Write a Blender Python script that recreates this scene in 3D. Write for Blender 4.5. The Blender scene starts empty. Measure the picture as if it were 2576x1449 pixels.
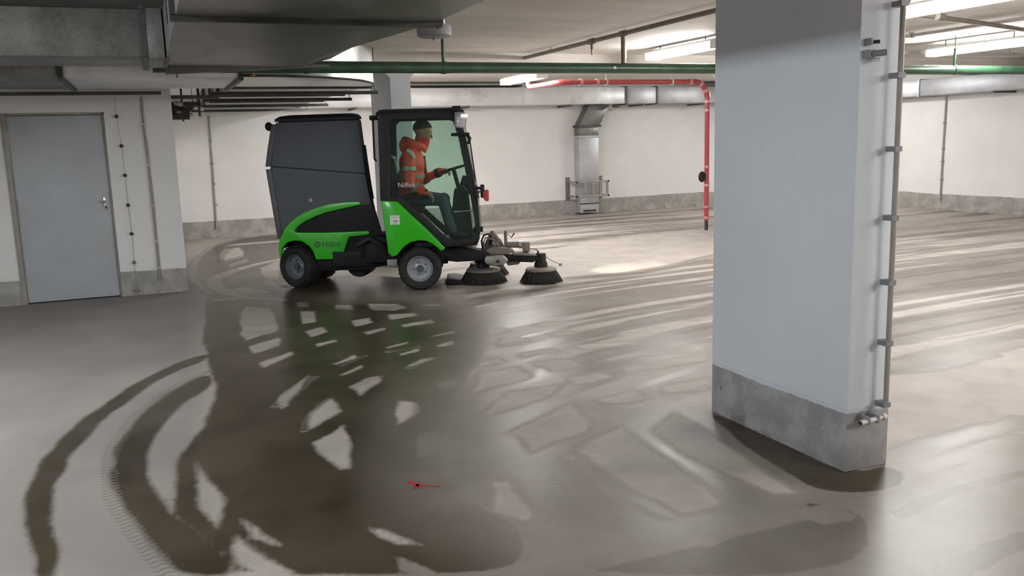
import bpy, bmesh, math, random
import numpy as np
from mathutils import Vector, Matrix

random.seed(7)
rng = np.random.default_rng(7)
scene = bpy.context.scene
COL = scene.collection
PI = math.pi

# ------------------------------------------------------------------ camera
cam_data = bpy.data.cameras.new('camera')
cam = bpy.data.objects.new('camera', cam_data)
COL.objects.link(cam)
cam_data.sensor_width = 36.0
cam_data.lens = 36.0 * 2188.0 / 2576.0
cam_data.clip_start = 0.05
yaw, pitch, roll = math.radians(22.18), math.radians(9.61), math.radians(-1.68)
fw = Vector((math.sin(yaw) * math.cos(pitch), math.cos(yaw) * math.cos(pitch), -math.sin(pitch)))
rt = Vector((math.cos(yaw), -math.sin(yaw), 0))
up = rt.cross(fw)
rt2 = rt * math.cos(roll) + up * math.sin(roll)
up2 = -rt * math.sin(roll) + up * math.cos(roll)
cam.matrix_world = Matrix(((rt2.x, up2.x, -fw.x, 0), (rt2.y, up2.y, -fw.y, 0), (rt2.z, up2.z, -fw.z, 1.6), (0, 0, 0, 1)))
scene.camera = cam

# ------------------------------------------------------------------ world, view
world = bpy.data.worlds.new('world')
scene.world = world
world.use_nodes = True
world.node_tree.nodes['Background'].inputs['Color'].default_value = (0.5, 0.5, 0.52, 1)
world.node_tree.nodes['Background'].inputs['Strength'].default_value = 0.02
vs = scene.view_settings
vs.view_transform = 'Standard'
vs.look = 'None'
vs.gamma = 1.0
vs.use_curve_mapping = False
vs.exposure = 0.0
LAMP = 142.0          # emission strength of the fluorescent tubes

# ------------------------------------------------------------------ room measures (metres)
CEIL = 2.75
YB, XR = 16.78, 14.46          # back wall, right wall
YL, XC = 10.58, 0.285          # stair core wall with the door, its corner
XW, YF = -7.0, -7.0            # walls beside and behind the camera

# ------------------------------------------------------------------ materials
MATS = {}

def nodes_of(name):
    m = bpy.data.materials.new(name)
    m.use_nodes = True
    nt = m.node_tree
    b = nt.nodes['Principled BSDF']
    MATS[name] = m
    return m, nt, b

def plain(name, col, rough=0.6, metal=0.0, noise=0.12, scale=9.0, bump=0.0, emit=None, estr=0.0, spec=None, coat=0.0):
    """a colour with procedural mottling and optional fine relief"""
    m, nt, b = nodes_of(name)
    N, L = nt.nodes, nt.links
    geo = N.new('ShaderNodeTexCoord')
    nz = N.new('ShaderNodeTexNoise')
    nz.inputs['Scale'].default_value = scale
    nz.inputs['Detail'].default_value = 6
    L.new(geo.outputs['Object'], nz.inputs['Vector'])
    mr = N.new('ShaderNodeMapRange')
    mr.inputs['From Min'].default_value = 0.3
    mr.inputs['From Max'].default_value = 0.7
    mr.inputs['To Min'].default_value = 1 - noise
    mr.inputs['To Max'].default_value = 1 + noise
    L.new(nz.outputs['Fac'], mr.inputs['Value'])
    mx = N.new('ShaderNodeMix')
    mx.data_type = 'RGBA'
    mx.blend_type = 'MULTIPLY'
    mx.inputs['Factor'].default_value = 1
    mx.inputs['A'].default_value = (*col, 1)
    L.new(mr.outputs['Result'], mx.inputs['B'])
    L.new(mx.outputs['Result'], b.inputs['Base Color'])
    b.inputs['Roughness'].default_value = rough
    b.inputs['Metallic'].default_value = metal
    if spec is not None:
        b.inputs['Specular IOR Level'].default_value = spec
    if coat:
        b.inputs['Coat Weight'].default_value = coat
        b.inputs['Coat Roughness'].default_value = 0.12
    if bump:
        bp = N.new('ShaderNodeBump')
        bp.inputs['Strength'].default_value = bump
        bp.inputs['Distance'].default_value = 0.01
        L.new(nz.outputs['Fac'], bp.inputs['Height'])
        L.new(bp.outputs['Normal'], b.inputs['Normal'])
    if emit:
        b.inputs['Emission Color'].default_value = (*emit, 1)
        b.inputs['Emission Strength'].default_value = estr
    return m

def mathn(nt, op, a=None, b=None, c=None, clamp=False):
    n = nt.nodes.new('ShaderNodeMath')
    n.operation = op
    n.use_clamp = clamp
    for i, v in enumerate((a, b, c)):
        if v is None:
            continue
        if isinstance(v, (int, float)):
            n.inputs[i].default_value = v
        else:
            nt.links.new(v, n.inputs[i])
    return n.outputs[0]

def sstep(nt, v, lo, hi):
    n = nt.nodes.new('ShaderNodeMapRange')
    n.interpolation_type = 'SMOOTHSTEP'
    nt.links.new(v, n.inputs['Value'])
    n.inputs['From Min'].default_value = lo
    n.inputs['From Max'].default_value = hi
    return n.outputs['Result']

def noise(nt, vec, scale, detail=5, rough=0.55):
    n = nt.nodes.new('ShaderNodeTexNoise')
    n.inputs['Scale'].default_value = scale
    n.inputs['Detail'].default_value = detail
    n.inputs['Roughness'].default_value = rough
    if vec is not None:
        nt.links.new(vec, n.inputs['Vector'])
    return n.outputs['Fac']

def mixc(nt, fac, a, b, mode='MIX'):
    n = nt.nodes.new('ShaderNodeMix')
    n.data_type = 'RGBA'
    n.blend_type = mode
    for key, v in (('Factor', fac), ('A', a), ('B', b)):
        if isinstance(v, tuple):
            n.inputs[key].default_value = (*v, 1)
        elif isinstance(v, (int, float)):
            n.inputs[key].default_value = v
        else:
            nt.links.new(v, n.inputs[key])
    return n.outputs['Result']

def wall_paint(name, white, grey, top, line=False):
    """white wall paint above a bare concrete foot whose edge is ragged"""
    m, nt, b = nodes_of(name)
    geo = nt.nodes.new('ShaderNodeNewGeometry')
    pos = geo.outputs['Position']
    sep = nt.nodes.new('ShaderNodeSeparateXYZ')
    nt.links.new(pos, sep.inputs[0])
    zz = sep.outputs['Z']
    wob = mathn(nt, 'MULTIPLY', mathn(nt, 'SUBTRACT', noise(nt, pos, 1.6, 2), 0.5), 0.05)
    fine = mathn(nt, 'MULTIPLY', mathn(nt, 'SUBTRACT', noise(nt, pos, 30, 4), 0.5), 0.012)
    edge = mathn(nt, 'ADD', mathn(nt, 'ADD', zz, wob), fine)
    fac = sstep(nt, edge, top - 0.008, top + 0.006)
    w = mixc(nt, sstep(nt, noise(nt, pos, 1.1, 6), 0.35, 0.7), tuple(c * 0.93 for c in white), white)
    w = mixc(nt, mathn(nt, 'MULTIPLY', sstep(nt, noise(nt, pos, 14, 5), 0.62, 0.72), 0.25), w, tuple(c * 0.75 for c in white))
    if line:
        d = mathn(nt, 'ABSOLUTE', mathn(nt, 'SUBTRACT', zz, 0.304))
        w = mixc(nt, mathn(nt, 'MULTIPLY', mathn(nt, 'SUBTRACT', 1.0, sstep(nt, d, 0.0008, 0.002)), 0.45), w, (0.25, 0.27, 0.3))
    g = mixc(nt, sstep(nt, noise(nt, pos, 4.5, 6, 0.65), 0.38, 0.68), tuple(c * 0.68 for c in grey), grey)
    stain = sstep(nt, mathn(nt, 'ADD', noise(nt, pos, 7, 5), mathn(nt, 'MULTIPLY', zz, -1.2)), 0.5, 0.62)
    g = mixc(nt, mathn(nt, 'MULTIPLY', stain, 0.5), g, (0.14, 0.105, 0.08))
    spots = sstep(nt, noise(nt, pos, 17, 2), 0.72, 0.76)
    g = mixc(nt, mathn(nt, 'MULTIPLY', spots, 0.6), g, (0.1, 0.085, 0.07))
    nt.links.new(mixc(nt, fac, g, w), b.inputs['Base Color'])
    b.inputs['Roughness'].default_value = 0.75
    bp = nt.nodes.new('ShaderNodeBump')
    bp.inputs['Strength'].default_value = 0.15
    bp.inputs['Distance'].default_value = 0.004
    nt.links.new(noise(nt, pos, 45, 6), bp.inputs['Height'])
    nt.links.new(bp.outputs['Normal'], b.inputs['Normal'])
    return m

wall_paint('wall_paint', (0.81, 0.79, 0.775), (0.44, 0.415, 0.385), 0.315)
wall_paint('core_paint', (0.86, 0.85, 0.84), (0.46, 0.445, 0.425), 0.275)
wall_paint('pillar_paint', (0.66, 0.70, 0.755), (0.39, 0.385, 0.385), 0.285, line=True)

def ceiling_mat():
    m, nt, b = nodes_of('ceiling_concrete')
    geo = nt.nodes.new('ShaderNodeNewGeometry')
    pos = geo.outputs['Position']
    mp = nt.nodes.new('ShaderNodeMapping')
    mp.inputs['Scale'].default_value = (0.35, 1.1, 1)
    mp.inputs['Rotation'].default_value = (0, 0, 0.5)
    nt.links.new(pos, mp.inputs['Vector'])
    c = mixc(nt, sstep(nt, noise(nt, mp.outputs[0], 1.3, 7, 0.6), 0.35, 0.7), (0.68, 0.635, 0.585), (0.84, 0.795, 0.745))
    sm = sstep(nt, noise(nt, pos, 0.8, 5), 0.52, 0.68)
    c = mixc(nt, mathn(nt, 'MULTIPLY', sm, 0.35), c, (0.46, 0.41, 0.36))
    nt.links.new(c, b.inputs['Base Color'])
    b.inputs['Roughness'].default_value = 0.8
    return m
ceiling_mat()

def galvanised(name, dark, light, rough=0.38, metal=0.75):
    m, nt, b = nodes_of(name)
    tc = nt.nodes.new('ShaderNodeTexCoord')
    pos = tc.outputs['Object']
    v = nt.nodes.new('ShaderNodeTexVoronoi')
    v.inputs['Scale'].default_value = 45
    nt.links.new(pos, v.inputs['Vector'])
    sp = nt.nodes.new('ShaderNodeSeparateColor')
    nt.links.new(v.outputs['Color'], sp.inputs[0])
    f = mathn(nt, 'ADD', mathn(nt, 'MULTIPLY', sp.outputs[0], 0.12), mathn(nt, 'MULTIPLY', noise(nt, pos, 2.2, 6), 0.88))
    c = mixc(nt, sstep(nt, f, 0.25, 0.75), dark, light)
    dirt_dim = sstep(nt, noise(nt, pos, 1.2, 5), 0.56, 0.7)
    c = mixc(nt, mathn(nt, 'MULTIPLY', dirt_dim, 0.35), c, (0.16, 0.145, 0.12))
    nt.links.new(c, b.inputs['Base Color'])
    b.inputs['Metallic'].default_value = metal
    r = nt.nodes.new('ShaderNodeMapRange')
    nt.links.new(f, r.inputs['Value'])
    r.inputs['To Min'].default_value = rough - 0.1
    r.inputs['To Max'].default_value = rough + 0.16
    nt.links.new(r.outputs['Result'], b.inputs['Roughness'])
    return m

galvanised('duct_steel', (0.15, 0.15, 0.145), (0.29, 0.29, 0.28))
galvanised('duct_polished', (0.42, 0.42, 0.41), (0.58, 0.58, 0.57), rough=0.3, metal=0.9)
galvanised('duct_bright', (0.70, 0.71, 0.72), (0.86, 0.865, 0.87), rough=0.34, metal=0.35)
galvanised('duct_wall', (0.42, 0.43, 0.455), (0.58, 0.59, 0.615), rough=0.4, metal=0.4)
galvanised('flange_steel', (0.07, 0.072, 0.07), (0.13, 0.132, 0.13), rough=0.45)

plain('door_steel', (0.47, 0.495, 0.525), 0.5, 0.0, 0.06, 3, spec=0.4)
plain('door_frame_paint', (0.34, 0.31, 0.28), 0.55, 0, 0.15, 6)
plain('handle_alu', (0.62, 0.62, 0.62), 0.35, 0.8, 0.05)
plain('green_pipe', (0.035, 0.095, 0.05), 0.32, 0.0, 0.25, 5, spec=0.6)
plain('brown_pipe', (0.20, 0.165, 0.135), 0.45, 0.2, 0.2, 6)
plain('red_pipe', (0.36, 0.055, 0.06), 0.32, 0.0, 0.12, 6)
plain('pale_coupling', (0.55, 0.28, 0.26), 0.4, 0.2, 0.12, 6)
plain('conduit_grey', (0.33, 0.30, 0.28), 0.5, 0.1, 0.12, 8)
plain('conduit_pale', (0.55, 0.53, 0.50), 0.5, 0.1, 0.12, 8)
plain('clip_grey', (0.22, 0.22, 0.23), 0.5, 0.1, 0.1)
plain('dark_iron', (0.045, 0.042, 0.04), 0.5, 0.4, 0.2)
plain('black_plastic', (0.010, 0.010, 0.011), 0.6, 0, 0.2, spec=0.3)
plain('charcoal_plastic', (0.018, 0.018, 0.020), 0.55, 0, 0.15, spec=0.35)
plain('grey_box', (0.30, 0.30, 0.33), 0.5, 0, 0.08)
plain('lamp_body', (0.75, 0.75, 0.74), 0.5, 0, 0.04)
plain('tube_glow', (0.9, 0.9, 0.9), 0.5, 0, 0.0, emit=(1.0, 0.985, 0.965), estr=LAMP * 0.62)
plain('tube_glow_cool', (0.9, 0.9, 0.9), 0.5, 0, 0.0, emit=(0.90, 0.965, 1.0), estr=LAMP * 0.80)
plain('red_mark', (0.42, 0.015, 0.03), 0.5, 0, 0.15, 40)
plain('brass', (0.35, 0.22, 0.10), 0.4, 0.7, 0.1)
# sweeper
plain('sweeper_green', (0.030, 0.50, 0.008), 0.28, 0, 0.04, 4, coat=0.5)
plain('hopper_grey', (0.082, 0.09, 0.108), 0.55, 0, 0.05, 5)
plain('hopper_edge', (0.10, 0.10, 0.105), 0.5, 0, 0.08, 5)
plain('tyre_rubber', (0.016, 0.015, 0.014), 0.75, 0, 0.3, 20, bump=0.2)
plain('rim_paint', (0.36, 0.38, 0.42), 0.4, 0.3, 0.08)
plain('rim_dark', (0.20, 0.215, 0.24), 0.4, 0.3, 0.08)
plain('steel_grey', (0.33, 0.32, 0.30), 0.42, 0.4, 0.15)
plain('dusty_metal', (0.20, 0.175, 0.155), 0.6, 0.2, 0.2)
plain('bristle', (0.022, 0.02, 0.018), 0.8, 0, 0.3)
plain('label_white', (0.78, 0.80, 0.78), 0.5, 0, 0.03)
plain('label_grey', (0.32, 0.36, 0.34), 0.5, 0, 0.03)
plain('letter_dark', (0.02, 0.13, 0.02), 0.5, 0, 0.05)
plain('letter_pale', (0.62, 0.66, 0.65), 0.5, 0, 0.03)
plain('mirror_orange', (0.5, 0.055, 0.035), 0.35, 0, 0.06)
plain('lamp_lens', (0.6, 0.6, 0.62), 0.15, 0, 0.02)
plain('led_glow', (1, 1, 1), 0.4, 0, 0, emit=(1.0, 0.95, 0.85), estr=14)
# driver
plain('skin', (0.46, 0.25, 0.175), 0.55, 0, 0.08, 25)
plain('hair', (0.016, 0.012, 0.010), 0.7, 0, 0.2, 60)
plain('jacket_orange', (0.95, 0.10, 0.035), 0.6, 0, 0.12, 12, bump=0.3)
plain('gaiter_red', (0.80, 0.035, 0.045), 0.65, 0, 0.1, 20)
plain('reflective_band', (0.42, 0.43, 0.38), 0.35, 0.2, 0.08)
plain('trousers_blue', (0.055, 0.085, 0.12), 0.75, 0, 0.15, 20, bump=0.2)
plain('boot_black', (0.02, 0.018, 0.016), 0.55, 0, 0.1)
plain('eye_white', (0.7, 0.68, 0.65), 0.3, 0, 0.02)
plain('lips', (0.32, 0.12, 0.10), 0.5, 0, 0.05)

def glass_mat():
    m, nt, b = nodes_of('tinted_glass')
    nt.nodes.remove(b)
    out = nt.nodes['Material Output']
    tr = nt.nodes.new('ShaderNodeBsdfTransparent')
    tr.inputs['Color'].default_value = (0.80, 0.89, 0.845, 1)
    gl = nt.nodes.new('ShaderNodeBsdfGlossy')
    gl.inputs['Roughness'].default_value = 0.03
    fr = nt.nodes.new('ShaderNodeFresnel')
    fr.inputs['IOR'].default_value = 1.45
    tc = nt.nodes.new('ShaderNodeTexCoord')
    dust = mathn(nt, 'MULTIPLY', noise(nt, tc.outputs['Object'], 6, 4), 0.05)
    df = nt.nodes.new('ShaderNodeBsdfDiffuse')
    df.inputs['Color'].default_value = (0.45, 0.55, 0.5, 1)
    mx = nt.nodes.new('ShaderNodeMixShader')
    nt.links.new(mathn(nt, 'MULTIPLY', fr.outputs[0], 0.5), mx.inputs[0])
    nt.links.new(tr.outputs[0], mx.inputs[1])
    nt.links.new(gl.outputs[0], mx.inputs[2])
    m2 = nt.nodes.new('ShaderNodeMixShader')
    nt.links.new(dust, m2.inputs[0])
    nt.links.new(mx.outputs[0], m2.inputs[1])
    nt.links.new(df.outputs[0], m2.inputs[2])
    nt.links.new(m2.outputs[0], out.inputs['Surface'])
glass_mat()

def floor_mat():
    """concrete whose wetness comes from the tyre and brush tracks stored on the mesh"""
    m, nt, b = nodes_of('floor_concrete')
    geo = nt.nodes.new('ShaderNodeNewGeometry')
    pos = geo.outputs['Position']
    def attr(n):
        a = nt.nodes.new('ShaderNodeAttribute')
        a.attribute_name = n
        return a.outputs['Fac']
    jag = mathn(nt, 'MULTIPLY', mathn(nt, 'SUBTRACT', noise(nt, pos, 22, 4, 0.6), 0.5), 0.04)
    jag2 = mathn(nt, 'MULTIPLY', mathn(nt, 'SUBTRACT', noise(nt, pos, 4, 3), 0.5), 0.08)
    wv = mathn(nt, 'ADD', mathn(nt, 'ADD', attr('wet'), jag), mathn(nt, 'MULTIPLY', jag2, 0.5))
    dv = mathn(nt, 'ADD', mathn(nt, 'ADD', attr('damp'), mathn(nt, 'MULTIPLY', jag, 0.6)), jag2)
    wet = sstep(nt, wv, -0.022, 0.022)
    damp = sstep(nt, dv, -0.05, 0.05)
    st = attr('streak')
    patch = sstep(nt, noise(nt, pos, 1.7, 4), 0.3, 0.7)
    streak = sstep(nt, mathn(nt, 'ADD', st, mathn(nt, 'MULTIPLY', mathn(nt, 'SUBTRACT', noise(nt, pos, 6, 3), 0.5), 0.22)), 0.0, 0.3)
    trough = sstep(nt, mathn(nt, 'ADD', st, mathn(nt, 'MULTIPLY', mathn(nt, 'SUBTRACT', noise(nt, pos, 6, 3), 0.5), 0.2)), -0.2, -0.06)
    lanes = attr('lane')
    damp = mathn(nt, 'MULTIPLY', damp, mathn(nt, 'SUBTRACT', 1.0, mathn(nt, 'MULTIPLY', lanes, mathn(nt, 'SUBTRACT', 1.0, trough))))
    # how wet each spot is: full tracks, thinner films, faint streaks
    film = mathn(nt, 'MAXIMUM', mathn(nt, 'MAXIMUM', wet, damp), streak)
    w = mathn(nt, 'MAXIMUM', mathn(nt, 'MULTIPLY', wet, attr('depth')), mathn(nt, 'MULTIPLY', damp, 0.50))
    w = mathn(nt, 'MAXIMUM', w, mathn(nt, 'MULTIPLY', streak, 0.72))
    tvv = attr('tv')
    chev = mathn(nt, 'ABSOLUTE', mathn(nt, 'SUBTRACT', tvv, 0.5))
    ph = mathn(nt, 'ADD', mathn(nt, 'MULTIPLY', attr('tu'), 2 * PI / 0.042), mathn(nt, 'MULTIPLY', chev, 5.0))
    tread = mathn(nt, 'MULTIPLY', sstep(nt, mathn(nt, 'SINE', ph), -0.15, 0.35), sstep(nt, mathn(nt, 'ADD', tvv, mathn(nt, 'MULTIPLY', mathn(nt, 'SUBTRACT', noise(nt, pos, 7, 3), 0.5), 0.9)), 0.05, 0.3))
    tm = mathn(nt, 'MULTIPLY', tread, 0.75)
    w = mathn(nt, 'ADD', mathn(nt, 'MULTIPLY', w, mathn(nt, 'SUBTRACT', 1.0, tm)), mathn(nt, 'MULTIPLY', tm, 0.5))
    # dark drying rims around the films
    rim = mathn(nt, 'MULTIPLY', sstep(nt, mathn(nt, 'ABSOLUTE', dv), 0.04, 0.01), 0.3)
    rim = mathn(nt, 'MULTIPLY', rim, mathn(nt, 'SUBTRACT', 1.0, wet))
    dry = mixc(nt, sstep(nt, noise(nt, pos, 2.6, 8, 0.62), 0.32, 0.7), (0.335, 0.30, 0.272), (0.425, 0.387, 0.352))
    dry = mixc(nt, mathn(nt, 'MULTIPLY', sstep(nt, noise(nt, pos, 60, 3), 0.5, 0.7), 0.2), dry, (0.30, 0.27, 0.245))
    dry = mixc(nt, mathn(nt, 'MULTIPLY', attr('dirt_dim'), sstep(nt, noise(nt, pos, 1.3, 5), 0.1, 0.6)), dry, (0.245, 0.218, 0.205))  # left floor colour lowered in place of weaker lamp light
    dark = mixc(nt, patch, (0.038, 0.029, 0.016), (0.075, 0.060, 0.040))
    col = mixc(nt, w, dry, dark)
    col = mixc(nt, rim, col, (0.12, 0.098, 0.075))
    nt.links.new(col, b.inputs['Base Color'])
    r = mathn(nt, 'ADD', mathn(nt, 'MULTIPLY', film, -0.27), 0.60)
    r = mathn(nt, 'SUBTRACT', r, mathn(nt, 'MULTIPLY', sstep(nt, mathn(nt, 'MULTIPLY', wet, attr('depth')), 0.5, 1.0), 0.04))
    r = mathn(nt, 'ADD', r, mathn(nt, 'MULTIPLY', mathn(nt, 'SUBTRACT', noise(nt, pos, 5, 3), 0.5), 0.06))
    nt.links.new(r, b.inputs['Roughness'])
    nt.links.new(mathn(nt, 'ADD', mathn(nt, 'MULTIPLY', film, -0.2), 0.45), b.inputs['Specular IOR Level'])
    bp = nt.nodes.new('ShaderNodeBump')
    nt.links.new(mathn(nt, 'ADD', mathn(nt, 'MULTIPLY', film, -0.12), 0.12), bp.inputs['Strength'])
    bp.inputs['Distance'].default_value = 0.003
    nt.links.new(noise(nt, pos, 70, 5), bp.inputs['Height'])
    nt.links.new(bp.outputs['Normal'], b.inputs['Normal'])
floor_mat()

# ------------------------------------------------------------------ mesh helpers
class MB:
    """collects faces; build() links them as ONE mesh object"""
    def __init__(self, xf=None):
        self.v, self.f, self.xf = [], [], xf

    def add(self, verts, faces):
        o = len(self.v)
        if self.xf:
            verts = [self.xf(*p) for p in verts]
        self.v += [tuple(p) for p in verts]
        self.f += [tuple(i + o for i in f) for f in faces]
        return self

    def box(self, x0, x1, y0, y1, z0, z1):
        v = [(x0, y0, z0), (x1, y0, z0), (x1, y1, z0), (x0, y1, z0), (x0, y0, z1), (x1, y0, z1), (x1, y1, z1), (x0, y1, z1)]
        return self.add(v, [(0, 3, 2, 1), (4, 5, 6, 7), (0, 1, 5, 4), (1, 2, 6, 5), (2, 3, 7, 6), (3, 0, 4, 7)])

    def prism(self, outline, a, b, axis='y'):
        """closed 2D outline pushed along an axis from a to b"""
        n = len(outline)
        def P(p, t):
            return {'y': (p[0], t, p[1]), 'x': (t, p[0], p[1]), 'z': (p[0], p[1], t)}[axis]
        v = [P(p, a) for p in outline] + [P(p, b) for p in outline]
        f = [tuple(range(n)), tuple(range(2 * n - 1, n - 1, -1))]
        f += [(i, i + n, (i + 1) % n + n, (i + 1) % n) for i in range(n)]
        return self.add(v, f)

    def ring(self, outer, inner, a, b):
        """flat frame between two outlines of equal length in the xz plane, thick from y=a to y=b"""
        n = len(outer)
        v = [(p[0], a, p[1]) for p in outer] + [(p[0], a, p[1]) for p in inner]
        v += [(p[0], b, p[1]) for p in outer] + [(p[0], b, p[1]) for p in inner]
        f = []
        for i in range(n):
            j = (i + 1) % n
            f += [(i, j, j + n, i + n), (i + 2 * n, i + 3 * n, j + 3 * n, j + 2 * n),
                  (i, i + 2 * n, j + 2 * n, j), (i + n, j + n, j + 3 * n, i + 3 * n)]
        return self.add(v, f)

    def tube(self, pts, r, n=10, cap=True):
        pts = [Vector(p) for p in pts]
        rs = r if isinstance(r, (list, tuple)) else [r] * len(pts)
        v, f = [], []
        d0 = (pts[1] - pts[0]).normalized()
        side = d0.cross(Vector((0, 0, 1)))
        if side.length < 1e-3:
            side = d0.cross(Vector((1, 0, 0)))
        side.normalize()
        for i, p in enumerate(pts):
            if i == 0:
                d = pts[1] - p
            elif i == len(pts) - 1:
                d = p - pts[i - 1]
            else:
                d = (pts[i + 1] - p).normalized() + (p - pts[i - 1]).normalized()
            d.normalize()
            side = (side - d * side.dot(d)).normalized()
            o = d.cross(side)
            for k in range(n):
                a = 2 * PI * k / n
                q = p + (side * math.cos(a) + o * math.sin(a)) * rs[i]
                v.append(tuple(q))
        for i in range(len(pts) - 1):
            for k in range(n):
                k2 = (k + 1) % n
                f.append((i * n + k, i * n + k2, (i + 1) * n + k2, (i + 1) * n + k))
        if cap:
            f.append(tuple(range(n - 1, -1, -1)))
            f.append(tuple(range((len(pts) - 1) * n, len(pts) * n)))
        return self.add(v, f)

    def lathe(self, prof, org, axis, n=24, closed=False):
        """profile (radius, height) turned about an axis"""
        ax = Vector(axis).normalized()
        s = ax.cross(Vector((0, 0, 1)))
        if s.length < 1e-3:
            s = Vector((1, 0, 0))
        s.normalize()
        t = ax.cross(s)
        org = Vector(org)
        v, f = [], []
        for (r, h) in prof:
            for k in range(n):
                a = 2 * PI * k / n
                v.append(tuple(org + ax * h + (s * math.cos(a) + t * math.sin(a)) * r))
        m = len(prof)
        for i in range(m if closed else m - 1):
            i2 = (i + 1) % m
            for k in range(n):
                k2 = (k + 1) % n
                f.append((i * n + k, i * n + k2, i2 * n + k2, i2 * n + k))
        if not closed:
            if prof[0][0] > 1e-4:
                f.append(tuple(range(n - 1, -1, -1)))
            if prof[-1][0] > 1e-4:
                f.append(tuple(range((m - 1) * n, m * n)))
        return self.add(v, f)

    def loft(self, loops, cap=True):
        n = len(loops[0])
        v = [p for lp in loops for p in lp]
        f = []
        for i in range(len(loops) - 1):
            for k in range(n):
                k2 = (k + 1) % n
                f.append((i * n + k, i * n + k2, (i + 1) * n + k2, (i + 1) * n + k))
        if cap:
            f.append(tuple(range(n - 1, -1, -1)))
            f.append(tuple(range((len(loops) - 1) * n, len(loops) * n)))
        return self.add(v, f)

    def ellipsoid(self, c, r, nu=16, nv=10, rot=None):
        v, f = [], []
        for j in range(nv + 1):
            th = PI * j / nv
            for i in range(nu):
                ph = 2 * PI * i / nu
                p = Vector((r[0] * math.sin(th) * math.cos(ph), r[1] * math.sin(th) * math.sin(ph), r[2] * math.cos(th)))
                if rot:
                    p = rot @ p
                v.append(tuple(p + Vector(c)))
        for j in range(nv):
            for i in range(nu):
                i2 = (i + 1) % nu
                f.append((j * nu + i, (j + 1) * nu + i, (j + 1) * nu + i2, j * nu + i2))
        return self.add(v, f)

    def build(self, name, mat, parent=None, smooth=False, bevel=0.0, seg=2):
        me = bpy.data.meshes.new(name)
        bm = bmesh.new()
        vs_ = [bm.verts.new(p) for p in self.v]
        for f in self.f:
            try:
                bm.faces.new([vs_[i] for i in f])
            except ValueError:
                pass
        bmesh.ops.remove_doubles(bm, verts=bm.verts, dist=1e-5)
        bmesh.ops.recalc_face_normals(bm, faces=bm.faces)
        if bevel:
            ed = [e for e in bm.edges if len(e.link_faces) == 2 and e.calc_face_angle(0) > 0.6]
            bmesh.ops.bevel(bm, geom=ed, offset=bevel, segments=seg, affect='EDGES', profile=0.5, clamp_overlap=True)
        bm.to_mesh(me)
        bm.free()
        if smooth or bevel:
            for p in me.polygons:
                p.use_smooth = True
            me.set_sharp_from_angle(angle=math.radians(38))
        me.materials.append(MATS[mat])
        o = bpy.data.objects.new(name, me)
        COL.objects.link(o)
        if parent:
            o.parent = parent
        return o

def tag(o, label=None, cat=None, group=None, kind=None):
    if label:
        o['label'] = label
    if cat:
        o['category'] = cat
    if group:
        o['group'] = group
    if kind:
        o['kind'] = kind
    return o

def thing(name, label, cat, loc=(0, 0, 0), rz=0.0, group=None):
    o = bpy.data.objects.new(name, None)
    COL.objects.link(o)
    o.location = loc
    o.rotation_euler = (0, 0, rz)
    o.empty_display_size = 0.1
    return tag(o, label, cat, group)

def at(loc):
    """transform for meshes of a thing whose Empty stands at loc: world numbers in, local numbers out"""
    return lambda x, y, z: (x - loc[0], y - loc[1], z - loc[2])

def copy_tree(o, parent=None):
    c = o.copy()
    COL.objects.link(c)
    c.parent = parent
    for ch in list(o.children):
        copy_tree(ch, c)
    return c

def text_part(body, size, mat, parent, name, place, depth=0.002):
    """flat lettering as a mesh; place maps (along, up, out) to local coordinates"""
    cu = bpy.data.curves.new('t', 'FONT')
    cu.body = body
    cu.size = size
    cu.extrude = depth
    ob = bpy.data.objects.new('t', cu)
    COL.objects.link(ob)
    dg = bpy.context.evaluated_depsgraph_get()
    me = bpy.data.meshes.new_from_object(ob.evaluated_get(dg))
    bpy.data.objects.remove(ob)
    for v in me.vertices:
        v.co = Vector(place(v.co.x, v.co.y, v.co.z))
    me.name = name
    me.materials.clear()
    me.materials.append(MATS[mat])
    o = bpy.data.objects.new(name, me)
    COL.objects.link(o)
    o.parent = parent
    return o

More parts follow.
